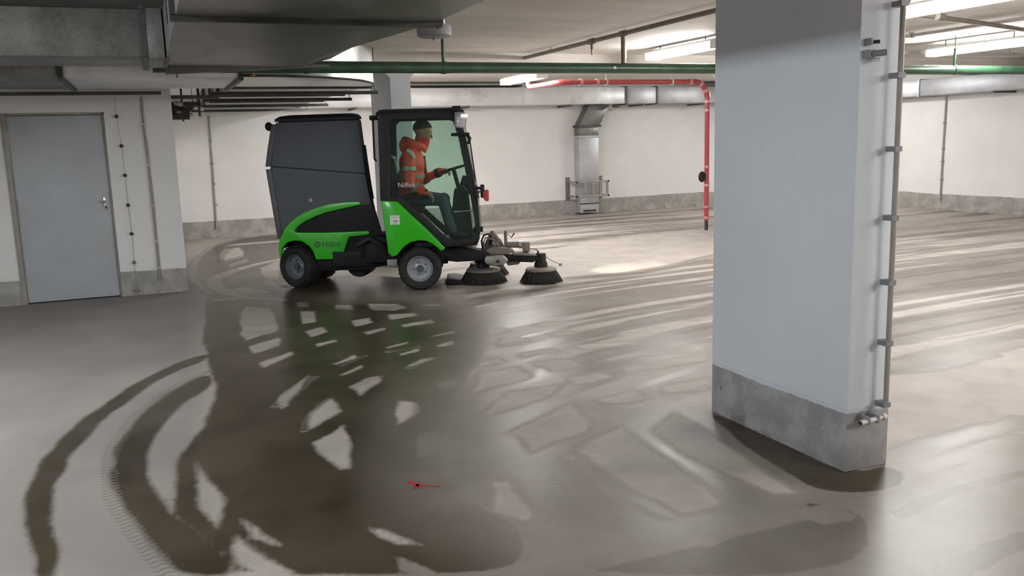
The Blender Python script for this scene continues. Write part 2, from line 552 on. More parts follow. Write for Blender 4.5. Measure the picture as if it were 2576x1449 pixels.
# ------------------------------------------------------------------ floor with its wet tracks (ground outlines in metres)
WET = [[[0.45,10.08],[0.36,8.75],[0.28,7.64],[0.29,7.02],[0.27,6.5],[0.3,6.24],[0.26,5.73],[0.17,5.33],[0.07,4.92],[0.0,4.68],[-0.04,4.3],[-0.04,3.99],[0.02,3.78],[0.13,3.45],[0.17,3.26],[1.05,2.84],[1.23,2.92],[1.31,3.24],[1.2,3.53],[1.19,3.91],[1.43,4.52],[1.67,5.08],[2.0,5.68],[2.39,6.29],[2.63,7.01],[2.79,7.76],[2.99,8.8],[3.02,9.73],[2.3,10.75],[1.44,10.93],[1.0,10.44],[0.64,10.26]],[[0.45,11.96],[0.55,13.73],[0.89,15.41],[1.35,16.22],[2.12,16.78],[2.38,15.61],[1.61,10.82],[1.21,9.91],[0.77,9.88],[0.51,10.34]],[[0.27,7.2],[0.01,6.89],[-0.26,6.45],[-0.46,5.92],[-0.61,5.38],[-0.69,4.97],[-0.7,4.62],[-0.67,4.3],[-0.63,4.02],[-0.58,3.79],[-0.54,3.6],[-0.46,3.56],[-0.48,3.74],[-0.52,3.96],[-0.55,4.24],[-0.57,4.61],[-0.54,5.02],[-0.42,5.59],[-0.25,6.1],[-0.02,6.63],[0.3,6.97]],[[0.26,6.53],[0.02,6.22],[-0.13,5.84],[-0.24,5.54],[-0.3,5.18],[-0.32,4.91],[-0.32,4.6],[-0.28,4.31],[-0.22,3.99],[-0.14,3.69],[-0.04,3.36],[0.19,3.25],[0.08,3.67],[-0.04,3.95],[-0.07,4.1],[-0.11,4.28],[-0.15,4.58],[-0.13,5.09],[-0.04,5.53],[0.11,5.86],[0.29,6.19]],[[2.91,4.1],[2.92,3.71],[2.91,3.04],[3.18,3.03],[3.16,2.86],[2.88,2.77],[2.66,2.93],[2.66,3.11],[2.69,3.39],[2.75,3.69],[2.84,4.02]],[[1.38,2.85],[1.64,2.93],[1.92,2.94],[2.22,2.86],[2.59,2.87],[2.69,2.65],[2.49,2.42],[2.15,2.31],[1.35,2.69]]]
DRY = [[[0.8,9.2],[1.0,8.91],[1.0,8.64],[0.96,8.04],[0.91,7.74],[0.61,7.52],[0.6,7.71],[0.7,8.81]],[[0.62,7.27],[0.89,7.49],[0.9,7.4],[0.85,7.16],[0.63,7.0],[0.62,7.17]],[[0.62,6.64],[0.67,6.7],[0.9,6.91],[0.9,6.8],[0.68,6.52],[0.64,6.48]],[[1.25,8.6],[1.37,8.54],[1.3,8.0],[1.16,7.97]],[[1.14,7.63],[1.3,7.74],[1.31,7.51],[1.13,7.36]],[[1.12,7.08],[1.3,7.17],[1.31,7.08],[1.11,6.94]],[[1.3,9.13],[1.38,9.05],[1.35,8.8],[1.27,8.85]],[[1.63,8.77],[1.75,8.68],[1.72,8.4],[1.59,8.54]],[[1.92,8.67],[2.18,8.47],[2.22,8.21],[2.06,8.14],[1.91,8.29]],[[1.97,8.01],[2.21,7.92],[2.22,7.79],[1.94,7.72]],[[1.95,7.46],[2.27,7.55],[2.25,7.4],[1.96,7.35]],[[1.6,7.88],[1.78,7.93],[1.76,7.68],[1.59,7.59]],[[1.59,7.33],[1.8,7.41],[1.8,7.33],[1.59,7.2]],[[2.37,8.3],[2.66,8.23],[2.55,8.13]],[[2.43,8.07],[2.65,8.07],[2.61,7.94]],[[1.98,6.83],[2.29,6.98],[2.26,6.89]],[[1.98,6.53],[2.16,6.62],[2.13,6.5],[1.99,6.48]],[[1.63,6.69],[1.81,6.77],[1.8,6.7],[1.63,6.63]],[[1.64,6.41],[1.83,6.49],[1.82,6.42],[1.65,6.35]],[[1.12,6.35],[1.33,6.54],[1.33,6.46],[1.15,6.32]],[[1.11,6.01],[1.32,6.2],[1.32,6.15],[1.12,5.98]],[[0.63,5.56],[0.71,5.78],[0.84,5.98],[0.92,6.11],[0.83,5.9],[0.67,5.43],[0.63,5.38]],[[1.11,5.65],[1.27,5.83],[1.35,5.83],[1.33,5.7],[1.12,5.42],[1.13,5.53]],[[0.72,5.04],[0.77,5.19],[0.93,5.43],[0.95,5.31],[0.95,5.14],[0.7,4.87]],[[1.24,4.99],[1.33,5.21],[1.4,5.1],[1.37,4.92],[1.18,4.73]],[[1.63,6.02],[1.76,6.16],[1.85,6.16],[1.64,5.98]],[[1.67,5.46],[1.78,5.48],[1.73,5.32],[1.64,5.31]],[[0.69,4.64],[0.9,4.87],[0.87,4.51],[0.79,4.19],[0.74,4.18],[0.69,4.47]],[[0.1,4.64],[0.12,4.35],[0.19,4.03],[0.13,3.73],[0.08,3.93],[0.06,4.27]],[[0.19,3.64],[0.25,3.45],[0.38,3.16],[0.24,3.22],[0.18,3.35],[0.16,3.53]],[[0.23,3.81],[0.29,3.65],[0.35,3.45],[0.26,3.57]],[[0.71,3.46],[0.77,3.43],[0.88,3.2],[0.79,3.24]],[[0.75,3.15],[0.85,2.96],[0.82,2.95],[0.75,3.04]],[[1.27,4.52],[1.38,4.5],[1.31,4.22],[1.16,4.16]],[[0.29,6.08],[0.11,5.8],[-0.02,5.5],[-0.1,5.12],[-0.13,4.69],[-0.1,4.35],[-0.05,4.07],[-0.02,4.4],[0.02,4.81],[0.13,5.23],[0.22,5.66]],[[2.42,2.74],[2.51,2.76],[2.62,2.69],[2.59,2.64],[2.45,2.65]],[[1.81,2.79],[1.93,2.79],[2.01,2.72],[1.9,2.7]],[[0.91,14.36],[1.03,14.74],[1.25,14.87],[1.24,14.22],[1.17,13.41],[0.9,13.13],[0.84,13.48]],[[0.88,12.77],[1.2,13.23],[1.19,12.93],[0.88,12.42]],[[1.24,12.05],[1.61,12.79],[1.36,10.88],[1.18,10.89]],[[0.73,14.95],[1.13,15.46],[1.99,15.59],[1.95,15.29],[1.15,15.14],[0.73,14.67]]]
ISL = [[[2.42,6.37],[2.57,6.52],[2.74,6.43],[2.72,6.27],[2.46,6.23]],[[2.45,5.95],[2.73,6.01],[2.79,5.85],[2.45,5.82]],[[2.46,5.66],[2.75,5.62],[2.75,5.39],[2.46,5.33],[2.45,5.51]],[[2.48,5.18],[2.79,5.19],[2.79,5.01],[2.44,4.98]],[[2.94,6.51],[3.15,6.48],[3.23,6.35],[2.94,6.34]],[[2.94,6.0],[3.47,5.89],[3.55,5.78],[2.95,5.82]],[[2.95,5.67],[3.45,5.61],[3.91,5.57],[3.75,5.35],[2.93,5.44]],[[2.94,5.21],[3.3,5.28],[3.75,5.31],[3.59,5.08],[2.91,5.09]],[[1.98,5.55],[2.32,5.64],[2.3,5.29],[1.77,5.09]],[[1.99,5.06],[2.32,5.07],[2.33,4.95],[1.86,4.76]],[[2.44,4.64],[2.75,4.7],[2.76,4.5],[2.57,4.46],[2.44,4.53]],[[2.5,6.88],[2.71,6.93],[2.72,6.7],[2.41,6.63]],[[2.92,6.85],[3.08,6.9],[3.46,6.84],[3.06,6.72]],[[2.92,7.66],[3.12,7.67],[3.22,7.55],[2.9,7.47]],[[2.04,5.85],[2.29,5.94],[2.3,5.77],[2.03,5.74]],[[2.91,4.69],[3.35,4.74],[3.16,4.47],[2.88,4.55]],[[1.64,4.23],[1.8,4.4],[2.28,4.65],[2.21,4.27],[2.11,4.13],[1.67,3.94],[1.63,4.06]],[[1.75,3.77],[1.88,3.86],[1.81,3.23],[1.9,2.95],[1.8,2.94],[1.64,3.0],[1.58,3.2],[1.61,3.48]],[[1.91,3.91],[2.32,4.15],[2.27,3.36],[2.21,2.91],[1.97,2.96],[1.9,3.39]],[[2.4,3.98],[2.73,4.21],[2.66,3.53],[2.56,2.95],[2.42,2.96],[2.37,3.43]],[[1.65,4.65],[1.92,4.95],[2.44,5.09],[2.19,4.81],[1.78,4.66]],[[1.35,3.71],[1.48,3.7],[1.42,3.23],[1.34,3.18],[1.25,3.36]]]
DRYBIG = [[[4.0,9.28],[5.0,11.17],[6.27,11.87],[8.78,12.42],[6.94,9.81],[5.2,8.86],[4.33,9.0]],[[4.46,4.28],[4.75,4.24],[5.15,4.26],[5.84,4.35],[4.19,3.09],[3.71,3.0],[3.2,3.07]]]
TRK = [[[[5.12,14.3],[6.89,14.63],[10.21,14.45]],0.25],[[[4.67,12.85],[6.72,13.46],[9.5,13.45]],0.12],[[[4.47,8.97],[5.2,8.86],[6.67,9.43]],0.18],[[[3.84,7.81],[4.71,8.02],[5.93,8.38]],0.08],[[[3.61,6.94],[4.09,6.98],[4.82,7.01]],0.05],[[[2.9,6.67],[3.23,6.66],[3.5,6.66]],0.05],[[[7.36,7.11],[8.55,7.32],[9.78,7.37]],0.1],[[[6.51,6.27],[7.41,6.24],[8.72,6.56]],0.06],[[[5.96,5.76],[6.88,5.87],[7.76,5.83]],0.08],[[[5.53,5.33],[6.22,5.3],[7.07,5.3]],0.12],[[[5.01,4.82],[5.62,4.77],[6.54,4.89]],0.1],[[[4.59,4.41],[4.91,4.39],[5.48,4.41],[6.06,4.52]],0.035],[[[4.46,4.28],[4.79,4.21],[5.4,4.32]],0.035],[[[8.8,8.51],[10.06,8.63],[11.32,8.56]],0.2],[[[3.12,2.99],[3.58,3.13],[4.31,3.18]],0.05],[[[2.97,2.83],[3.53,2.96],[4.05,2.99]],0.05],[[[2.8,2.6],[3.24,2.67],[3.65,2.67]],0.16],[[[2.54,2.12],[2.81,2.19],[3.06,2.22]],0.2],[[[1.77,3.73],[1.71,3.45],[1.72,3.18],[1.8,2.94],[1.96,2.84],[2.2,2.89]],0.05],[[[1.64,4.23],[1.6,3.94],[1.59,3.65],[1.53,3.31],[1.55,3.08],[1.7,2.9],[2.04,2.84]],0.06],[[[1.0,15.19],[0.66,13.66],[0.51,11.92],[0.57,10.62],[0.77,9.88],[1.14,9.38]],0.3],[[[1.49,16.27],[1.03,15.51],[0.69,14.18]],0.15],[[[1.08,11.16],[0.77,10.33],[0.96,9.63],[1.36,9.19]],0.2],[[[0.84,11.7],[0.81,12.58],[1.09,13.36],[1.79,14.3]],0.15],[[[1.09,9.02],[1.86,8.8],[2.93,8.75],[3.98,8.48]],0.12],[[[1.41,8.58],[2.14,8.26],[2.94,8.15]],0.08],[[[3.37,10.05],[3.74,9.03],[4.25,8.84],[5.12,8.73]],0.1]]
DTR = [[[[1.62,12.86],[1.21,12.48],[0.8,11.83],[0.61,11.31],[0.58,10.74],[0.67,10.25],[0.82,9.87]],0.16],[[[0.54,9.72],[0.7,9.73],[0.83,9.78],[1.18,9.33]],0.08],[[[1.18,10.84],[1.23,10.43],[1.33,10.22]],0.15],[[[0.86,10.37],[1.12,9.8]],0.2]]
TREAD = [[[[0.26,6.56],[0.02,6.26],[-0.13,5.87],[-0.25,5.56],[-0.3,5.2],[-0.34,4.92],[-0.33,4.61],[-0.3,4.31],[-0.23,3.97],[-0.15,3.67],[-0.07,3.37]],0.1],[[[0.68,4.87],[0.74,5.12],[0.84,5.33],[0.95,5.47]],0.06],[[[0.61,5.45],[0.75,5.73],[0.94,6.07]],0.12],[[[1.77,3.86],[2.0,4.04],[2.35,4.2],[2.86,4.45],[3.22,4.56]],0.14],[[[2.43,5.67],[2.62,5.68],[2.79,5.63]],0.07],[[[1.89,5.12],[2.12,5.17],[2.34,5.14]],0.08],[[[1.6,6.51],[1.74,6.53],[1.87,6.55]],0.09],[[[1.61,5.96],[1.73,6.06],[1.86,6.15]],0.1],[[[1.13,5.63],[1.27,5.78],[1.35,5.81]],0.08],[[[1.66,3.91],[1.66,3.67],[1.62,3.42]],0.1],[[[2.42,6.28],[2.61,6.33],[2.86,6.26]],0.06],[[[1.18,6.26],[1.3,6.39],[1.41,6.47]],0.06]]
DAMP = [(2.3,9.0),(4.2,8.9),(6.94,9.81),(11.53,8.71),(14.4,8.6),(14.4,4.4),(5.84,4.35),(5.15,4.26),(4.46,4.28),(2.89,4.08),(2.91,2.78),(4.08,3.01),(9.0,3.4),(9.0,1.0),(0.7,1.0),(0.55,2.99),(1.0,3.24),(0.95,3.91),(1.4,5.08),(2.1,6.29)]

def rounded(pts, n, closed=True):
    """corner cutting, so that hand-measured outlines become flowing ones"""
    A = np.array(pts, float)
    for _ in range(n):
        B = np.roll(A, -1, axis=0)
        C = np.stack([A * .75 + B * .25, A * .25 + B * .75], 1).reshape(-1, 2)
        if not closed:
            C = np.concatenate([A[:1], C[:-2], A[-1:]])
        A = C
    return A
WET = [rounded(p, 2) for p in WET]
DRY = [rounded(p, 0) for p in DRY]
ISL = [rounded(p, 0) for p in ISL]
TRK = [(rounded(p, 2, False), w) for p, w in TRK]
DTR = [(rounded(p, 2, False), w) for p, w in DTR]
TREAD = [(rounded(p, 2, False), w) for p, w in TREAD]

def poly_sdf(P, poly):
    """signed distance to a closed outline, negative inside"""
    A = np.array(poly, float)
    B = np.roll(A, -1, axis=0)
    d2 = np.full(len(P), 1e9)
    inside = np.zeros(len(P), bool)
    for a, b in zip(A, B):
        e = b - a
        w = P - a
        t = np.clip((w @ e) / max(e @ e, 1e-12), 0, 1)
        d2 = np.minimum(d2, ((w - t[:, None] * e) ** 2).sum(1))
        c = (a[1] > P[:, 1]) != (b[1] > P[:, 1])
        if abs(e[1]) > 1e-12:
            inside ^= c & (P[:, 0] < e[0] * (P[:, 1] - a[1]) / e[1] + a[0])
    d = np.sqrt(d2)
    return np.where(inside, -d, d)

def line_dist(P, pl):
    A = np.array(pl, float)
    d2 = np.full(len(P), 1e9)
    for a, b in zip(A[:-1], A[1:]):
        e = b - a
        w = P - a
        t = np.clip((w @ e) / max(e @ e, 1e-12), 0, 1)
        d2 = np.minimum(d2, ((w - t[:, None] * e) ** 2).sum(1))
    return np.sqrt(d2)

def vnoise(x, y, seed):
    g = np.random.default_rng(seed).random((512, 512))
    xi, yi = np.floor(x).astype(int), np.floor(y).astype(int)
    fx, fy = x - xi, y - yi
    fx, fy = fx * fx * (3 - 2 * fx), fy * fy * (3 - 2 * fy)
    a = g[xi % 512, yi % 512] * (1 - fx) + g[(xi + 1) % 512, yi % 512] * fx
    b = g[xi % 512, (yi + 1) % 512] * (1 - fx) + g[(xi + 1) % 512, (yi + 1) % 512] * fx
    return a * (1 - fy) + b * fy

def near(P, pts, m):
    A = np.array(pts, float)
    lo, hi = A.min(0) - m, A.max(0) + m
    return np.where((P[:, 0] > lo[0]) & (P[:, 0] < hi[0]) & (P[:, 1] > lo[1]) & (P[:, 1] < hi[1]))[0]

def make_floor():
    xs = np.concatenate([np.arange(XW, -2, 0.25), np.arange(-2, 7, 0.025), np.arange(7, XR, 0.08), [XR]])
    ys = np.concatenate([np.arange(YF, 1.9, 0.25), np.arange(1.9, 11, 0.025), np.arange(11, YB, 0.08), [YB]])
    nx, ny = len(xs), len(ys)
    X, Y = np.meshgrid(xs, ys, indexing='ij')
    P = np.stack([X.ravel(), Y.ravel()], 1)
    # shift the sampling point a little so that outlines are not ruler straight
    Q = P + 0.03 * np.stack([vnoise(P[:, 0] * 5, P[:, 1] * 5, 1) - .5, vnoise(P[:, 0] * 5, P[:, 1] * 5, 2) - .5], 1)
    w = np.full(len(P), -0.4)
    d = np.full(len(P), -0.4)
    for p in WET:
        i = near(Q, p, .4)
        w[i] = np.maximum(w[i], -poly_sdf(Q[i], p))
    for p in DRY:
        i = near(Q, p, .4)
        w[i] = np.minimum(w[i], poly_sdf(Q[i], p))
    d = np.maximum(d, np.clip(-poly_sdf(Q, DAMP), -.4, .12))
    for p in ISL:
        i = near(Q, p, .4)
        d[i] = np.minimum(d[i], poly_sdf(Q[i], p))
    for p in DRYBIG:
        s = poly_sdf(Q, p)
        d = np.minimum(d, s)
    for pl, wd in TRK:
        i = near(Q, pl, .5)
        d[i] = np.maximum(d[i], wd / 2 - line_dist(Q[i], pl) + 0.06)
        k = wd / 2 - line_dist(Q[i], pl)
        w[i] = np.maximum(w[i], k - 0.035)
    for pl, wd in DTR:
        i = near(Q, pl, .5)
        w[i] = np.minimum(w[i], line_dist(Q[i], pl) - wd / 2)
    # the soaked area thins out to a film on its right hand side
    edge = [(1.9, 9.2), (2.75, 8.6), (2.6, 7.0), (2.3, 6.2), (1.75, 5.2), (1.35, 4.2), (1.25, 3.6), (1.45, 3.1), (1.6, 2.2)]
    e = line_dist(P, edge)
    side = np.interp(P[:, 1], [q[1] for q in edge[::-1]], [q[0] for q in edge[::-1]])
    dp = np.where(P[:, 0] < side, .5 + .5 * np.clip(e / .6, 0, 1), .5)
    dp = np.where((P[:, 0] > 2.5) & (P[:, 1] < 4.3) & (P[:, 1] > 2.8), 1.0, dp)
    dp = np.where((P[:, 0] > 1.35) & (P[:, 1] < 2.72), .72, dp)
    dp = np.where((P[:, 0] > 3.2) & (P[:, 1] >= 4.3), .62, dp)
    dp = np.where(P[:, 1] > 9.6, np.where(P[:, 0] < 3.2, .95, .75), dp)
    # printed tyre treads: length along the print and how far inside it
    tu, tv = np.zeros(len(P)), np.full(len(P), -1.0)
    for pl, wd in TREAD:
        i = near(P, pl, .3)
        A = np.array(pl, float)
        best, al, run = np.full(len(i), 1e9), np.zeros(len(i)), 0.0
        for a, b in zip(A[:-1], A[1:]):
            e_ = b - a
            ln = np.hypot(*e_)
            q = P[i] - a
            t = np.clip((q @ e_) / max(ln * ln, 1e-12), 0, 1)
            dd = np.hypot(*(q - t[:, None] * e_).T)
            m = dd < best
            best[m], al[m] = dd[m], run + t[m] * ln
            run += ln
        v = 1 - best / (wd / 2)
        m = v > tv[i]
        tv[i[m]], tu[i[m]] = v[m], al[m]
    tv = np.clip(tv, -1, 1)
    # floor colour lowered left of the soaked area, standing in for dimmer light
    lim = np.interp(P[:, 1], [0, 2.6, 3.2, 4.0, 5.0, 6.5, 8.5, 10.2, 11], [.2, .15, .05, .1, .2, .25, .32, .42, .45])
    dirt_dim = np.clip((lim + .15 - P[:, 0]) / .3, 0, 1)
    # streaks swept along the turning lanes
    f = -1.6 * np.exp(-(P[:, 0] - 1) / 1.6) + .05 * P[:, 0]
    s = P[:, 1] - f
    st = vnoise(s * 7 + 30, P[:, 0] * .35 + 9, 3) * .6 + vnoise(s * 16 + 30, P[:, 0] * .5 + 3, 4) * .4 - .5
    dist = np.hypot(P[:, 0] - 6, (P[:, 1] - 7) * 1.0)
    lane = np.clip((P[:, 0] - 1.6) / 1.5, 0, 1) * np.clip((P[:, 1] - 3.6) / 1.2, 0, 1)
    for p in DRYBIG:
        lane *= np.clip(poly_sdf(P, p) / .25, 0.0, 1)
    st = st * 1.3 * lane - (1 - lane) * .4
    me = bpy.data.meshes.new('floor')
    V = np.zeros((len(P), 3), np.float32)
    V[:, :2] = P
    idx = np.arange(nx * ny).reshape(nx, ny)
    F = np.stack([idx[:-1, :-1], idx[1:, :-1], idx[1:, 1:], idx[:-1, 1:]], -1).reshape(-1, 4)
    me.vertices.add(len(V))
    me.vertices.foreach_set('co', V.ravel())
    me.loops.add(F.size)
    me.loops.foreach_set('vertex_index', F.ravel().astype(np.int32))
    me.polygons.add(len(F))
    me.polygons.foreach_set('loop_start', np.arange(0, F.size, 4, dtype=np.int32))
    me.polygons.foreach_set('loop_total', np.full(len(F), 4, np.int32))
    me.update(calc_edges=True)
    for name, arr in (('wet', w), ('damp', d), ('streak', st), ('depth', dp), ('lane', lane), ('tu', tu), ('tv', tv), ('dirt_dim', dirt_dim)):
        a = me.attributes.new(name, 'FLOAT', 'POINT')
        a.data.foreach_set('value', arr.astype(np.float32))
    me.materials.append(MATS['floor_concrete'])
    o = bpy.data.objects.new('floor', me)
    COL.objects.link(o)
    return tag(o, 'beige concrete floor crossed by dark wet tyre and brush tracks', 'floor', kind='structure')
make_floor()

# ------------------------------------------------------------------ room shell
def struct(name, mb, mat, label, cat='wall', bevel=0.0, parent=None):
    o = mb.build(name, mat, parent, bevel=bevel)
    return tag(o, label, cat, kind='structure')

struct('ceiling', MB().box(XW, XR, YF, YB, CEIL, CEIL + .25), 'ceiling_concrete', 'smoke stained concrete ceiling slab of the parking level', 'ceiling')
struct('wall_back', MB().box(XC, XR, YB, YB + .25, 0, CEIL), 'wall_paint', 'long white back wall with bare concrete foot behind the sweeper')
struct('wall_right', MB().box(XR, XR + .25, YF, YB, 0, CEIL), 'wall_paint', 'white side wall beyond the near pillar')
struct('wall_front', MB().box(XW, XR, YF - .25, YF, 0, CEIL), 'wall_paint', 'white wall closing the hall behind the viewer')
struct('wall_side', MB().box(XW - .25, XW, YF, YB, 0, CEIL), 'wall_paint', 'white wall closing the hall far left of the steel door')
DX0, DX1, DH = -1.40, -.41, 2.035
core = MB().box(XW, DX0, YL, YB, 0, CEIL).box(DX1, XC, YL, YB, 0, CEIL).box(DX0, DX1, YL, YB, DH, CEIL).box(DX0, DX1, YL + .3, YB, 0, DH)
struct('wall_left', core, 'core_paint', 'white stair core wall around the grey steel door')
struct('trim_1', MB().box(XC, XR, 11.04, 12.1, 2.56, CEIL), 'ceiling_concrete', 'shallow concrete beam running across the ceiling over the pillars', 'beam')

# steel door in the core wall
door = thing('door_1', 'grey steel door in the white core wall', 'door', ((DX0 + DX1) / 2, YL, 0))
door['kind'] = 'structure'
X_ = at(door.location)
MB(X_).box(DX0 + .045, DX1 - .025, YL + .03, YL + .085, .012, DH - .03).build('door_leaf', 'door_steel', door, bevel=.004)
fr = MB(X_).box(DX0, DX0 + .05, YL - .012, YL + .1, 0, DH).box(DX1 - .022, DX1, YL + .012, YL + .1, 0, DH).box(DX0, DX1, YL + .012, YL + .1, DH - .025, DH)
fr.build('door_frame', 'door_frame_paint', door, bevel=.003)
pl = MB(X_).box(-.505, -.465, YL + .018, YL + .032, .965, 1.115).build('handle_plate', 'handle_alu', door, bevel=.003)
MB(X_).tube([(-.485, YL + .02, 1.075), (-.485, YL - .035, 1.075), (-.56, YL - .035, 1.075)], .009, 8).build('lever', 'handle_alu', pl, smooth=True)
MB(X_).box(-.495, -.475, YL + .012, YL + .02, .99, 1.02).build('keyhole', 'dark_iron', pl)
for zz in (.35, 1.0, 1.72):
    MB(X_).tube([(DX0 + .05, YL + .02, zz), (DX0 + .05, YL + .02, zz + .12)], .011, 8).build('hinge', 'door_frame_paint', door, smooth=True)

# pillars: oblong, with a flared head under the beam where they meet it
def pillar(x0, y0, label, head):
    p = MB().box(x0, x0 + .262, y0, y0 + 1.07, 0, CEIL if not head else 2.44)
    if head:
        x1, y1 = x0 + .262, y0 + 1.07
        lo = [(x0, y0), (x1, y0), (x1, y1), (x0, y1)]
        hi = [(x0 - .13, y0), (x1 + .13, y0), (x1 + .13, y1), (x0 - .13, y1)]
        p = MB().loft([[(a, b, 0) for a, b in lo], [(a, b, 2.43) for a, b in lo], [(a, b, 2.559) for a, b in hi]])
    o = p.build('pillar', 'pillar_paint', bevel=.008 if not head else 0)
    return tag(o, label, 'pillar', kind='structure')
pillar(2.915, 3.04, 'big grey white concrete pillar carrying a conduit and tap pipe', False)
pillar(2.915, 11.04, 'white pillar with flared head standing behind the sweeper cab', True)
pillar(8.66, 11.04, 'white pillar with flared head beside the red riser pipe', True)

# ------------------------------------------------------------------ lamps
def lamp(x, y0, z, label, group, glow='tube_glow'):
    L = 1.5
    t = thing('fluorescent_lamp', label, 'lamp', (x, y0 + L / 2, z), 0, group)
    X_ = at(t.location)
    MB(X_).prism([(x - .09, z), (x + .09, z), (x + .05, z + .03), (x - .05, z + .03)], y0, y0 + L).build('housing', 'lamp_body', t, bevel=.004)
    MB(X_).prism([(x - .085, z - .002), (x - .092, z - .045), (x - .06, z - .085), (x + .06, z - .085), (x + .092, z - .045), (x + .085, z - .002)], y0 + .03, y0 + L - .03).build('diffuser', glow, t, smooth=True)
    for yy in (y0 + .015, y0 + L - .015):
        MB(X_).box(x - .095, x + .095, yy - .015, yy + .015, z - .088, z + .004).build('end_cap', 'lamp_body', t, bevel=.003)
    for yy in (y0 + .25, y0 + L - .25):
        MB(X_).tube([(x, yy, z + .025), (x, yy, CEIL)], .008, 6).build('hanger', 'clip_grey', t)
    return t
lamp(5.59, 12.25, 2.60, 'glowing fluorescent lamp beyond the beam, above the end of the red pipe', 'ceiling lamps')
lamp(6.25, 8.75, 2.68, 'glowing fluorescent lamp under the ceiling behind the green pipe', 'ceiling lamps')
lamp(6.45, 4.9, 2.68, 'glowing fluorescent lamp under the ceiling between near pillar and right wall', 'ceiling lamps')
lamp(9.9, 7.55, 2.64, 'glowing fluorescent lamp under the ceiling near the right wall', 'ceiling lamps')
lamp(3.6, 12.95, 2.62, 'added lamp beyond the beam, hidden behind the flared pillar to brighten the back wall', 'ceiling lamps')  # added out of sight to lift the back left wall
for (x, y, label) in ((4.6, -1.6, 'added ceiling lamp out of view by the brown sprinkler pipe end, brightening the near pillar'), (6.45, 1.0, 'fluorescent lamp on the ceiling in line before the near pillar'),  # the first is an added, unseen lamp for the near pillar's front face
                      (6.45, -3.0, 'fluorescent lamp on the ceiling next to the front wall'), (10.0, 2.5, 'fluorescent lamp on the ceiling beside the end of the side duct'),
                      (11.8, 13.2, 'fluorescent lamp on the ceiling in the back right corner'), (10.0, -1.5, 'fluorescent lamp on the ceiling in the front right corner')):
    lamp(x, y, 2.68, label, 'ceiling lamps further along the hall')
for y, label in ((5.1, 'cool white fluorescent lamp in front of the left duct run'), (1.0, 'cool white fluorescent lamp left of the duct, away from its left run')):
    lamp(-2.4, y, 2.66, label, 'cool lamps left of the main duct', 'tube_glow_cool')

# ------------------------------------------------------------------ ducts
def rect_ring(xf, axis, pos, a0, a1, z0, z1, w=.03, t=.04):
    """flange: a rectangular frame around a duct, across the x or y axis"""
    m = MB(xf)
    for (p0, p1, q0, q1) in ((a0 - w, a1 + w, z0 - w, z0 + .004), (a0 - w, a1 + w, z1 - .004, z1 + w), (a0 - w, a0 + .004, z0, z1), (a1 - .004, a1 + w, z0, z1)):
        if axis == 'x':
            m.box(pos - t / 2, pos + t / 2, p0, p1, q0, q1)
        else:
            m.box(p0, p1, pos - t / 2, pos + t / 2, q0, q1)
    return m

def rods(xf, pts, z0, parent, r=.006):
    for (x, y) in pts:
        MB(xf).tube([(x, y, z0), (x, y, CEIL)], r, 6).build('hanger_rod', 'flange_steel', parent)

# main duct: comes over the viewer's head, then turns left along the core wall
t = thing('main_duct', 'dark galvanised ventilation duct under the ceiling, turning off to the left', 'duct', (.9, 6.0, 2.31))
X_ = at(t.location)
MB(X_).box(.2, 1.66, -2.0, 5.13, 2.31, 2.66).build('duct_section', 'duct_steel', t, bevel=.006)
# section past the flange: its right edge runs straight, its belly is creased like a pyramid
s = MB(X_)
s.add([(.2, 5.15, 2.31), (1.66, 5.15, 2.31), (1.34, 7.3, 2.31), (1.34, 8.2, 2.31), (.2, 8.2, 2.31), (.62, 6.5, 2.285), (1.62, 7.3, 2.39), (1.62, 8.2, 2.39),
       (.2, 5.15, 2.66), (1.66, 5.15, 2.66), (1.62, 7.3, 2.66), (1.62, 8.2, 2.66), (.2, 8.2, 2.66)],
      [(0, 5, 1), (1, 5, 2), (2, 5, 3), (3, 5, 4), (4, 5, 0), (1, 2, 6), (2, 3, 7, 6), (8, 9, 10, 11, 12), (0, 1, 9, 8), (1, 6, 10, 9), (6, 7, 11, 10), (7, 3, 4, 12, 11), (4, 0, 8, 12)])
s.build('junction_section', 'duct_steel', t)
MB(X_).box(XW + .02, .04, 7.38, 8.2, 2.31, 2.66).build('duct_section', 'duct_steel', t, bevel=.006)
MB(X_).box(.06, .2, 7.36, 8.22, 2.3, 2.67).build('collar', 'duct_steel', t, bevel=.004)
rect_ring(X_, 'y', 5.14, .2, 1.66, 2.31, 2.66).build('flange', 'flange_steel', t)
rect_ring(X_, 'x', .045, 7.38, 8.2, 2.31, 2.66).build('flange', 'flange_steel', t)
rect_ring(X_, 'x', .2, 7.38, 8.2, 2.31, 2.66, .02, .03).build('flange', 'flange_steel', t)
rect_ring(X_, 'x', -2.4, 7.38, 8.2, 2.31, 2.66).build('flange', 'flange_steel', t)
MB(X_).prism([(.2, 2.245), (1.6, 2.315), (1.6, 2.335), (.2, 2.335)], 8.2, 8.235).build('end_rail', 'duct_steel', t)
MB(X_).tube([(1.70, 5.14, 2.30), (1.70, 5.14, 2.325)], .012, 8).build('bolt', 'handle_alu', t)
rods(X_, [(.16, 5.3), (1.72, 5.3), (.16, 2.5), (1.72, 2.5), (-1.5, 7.34), (-1.5, 8.24), (-4, 7.34), (-4, 8.24)], 2.29, t)

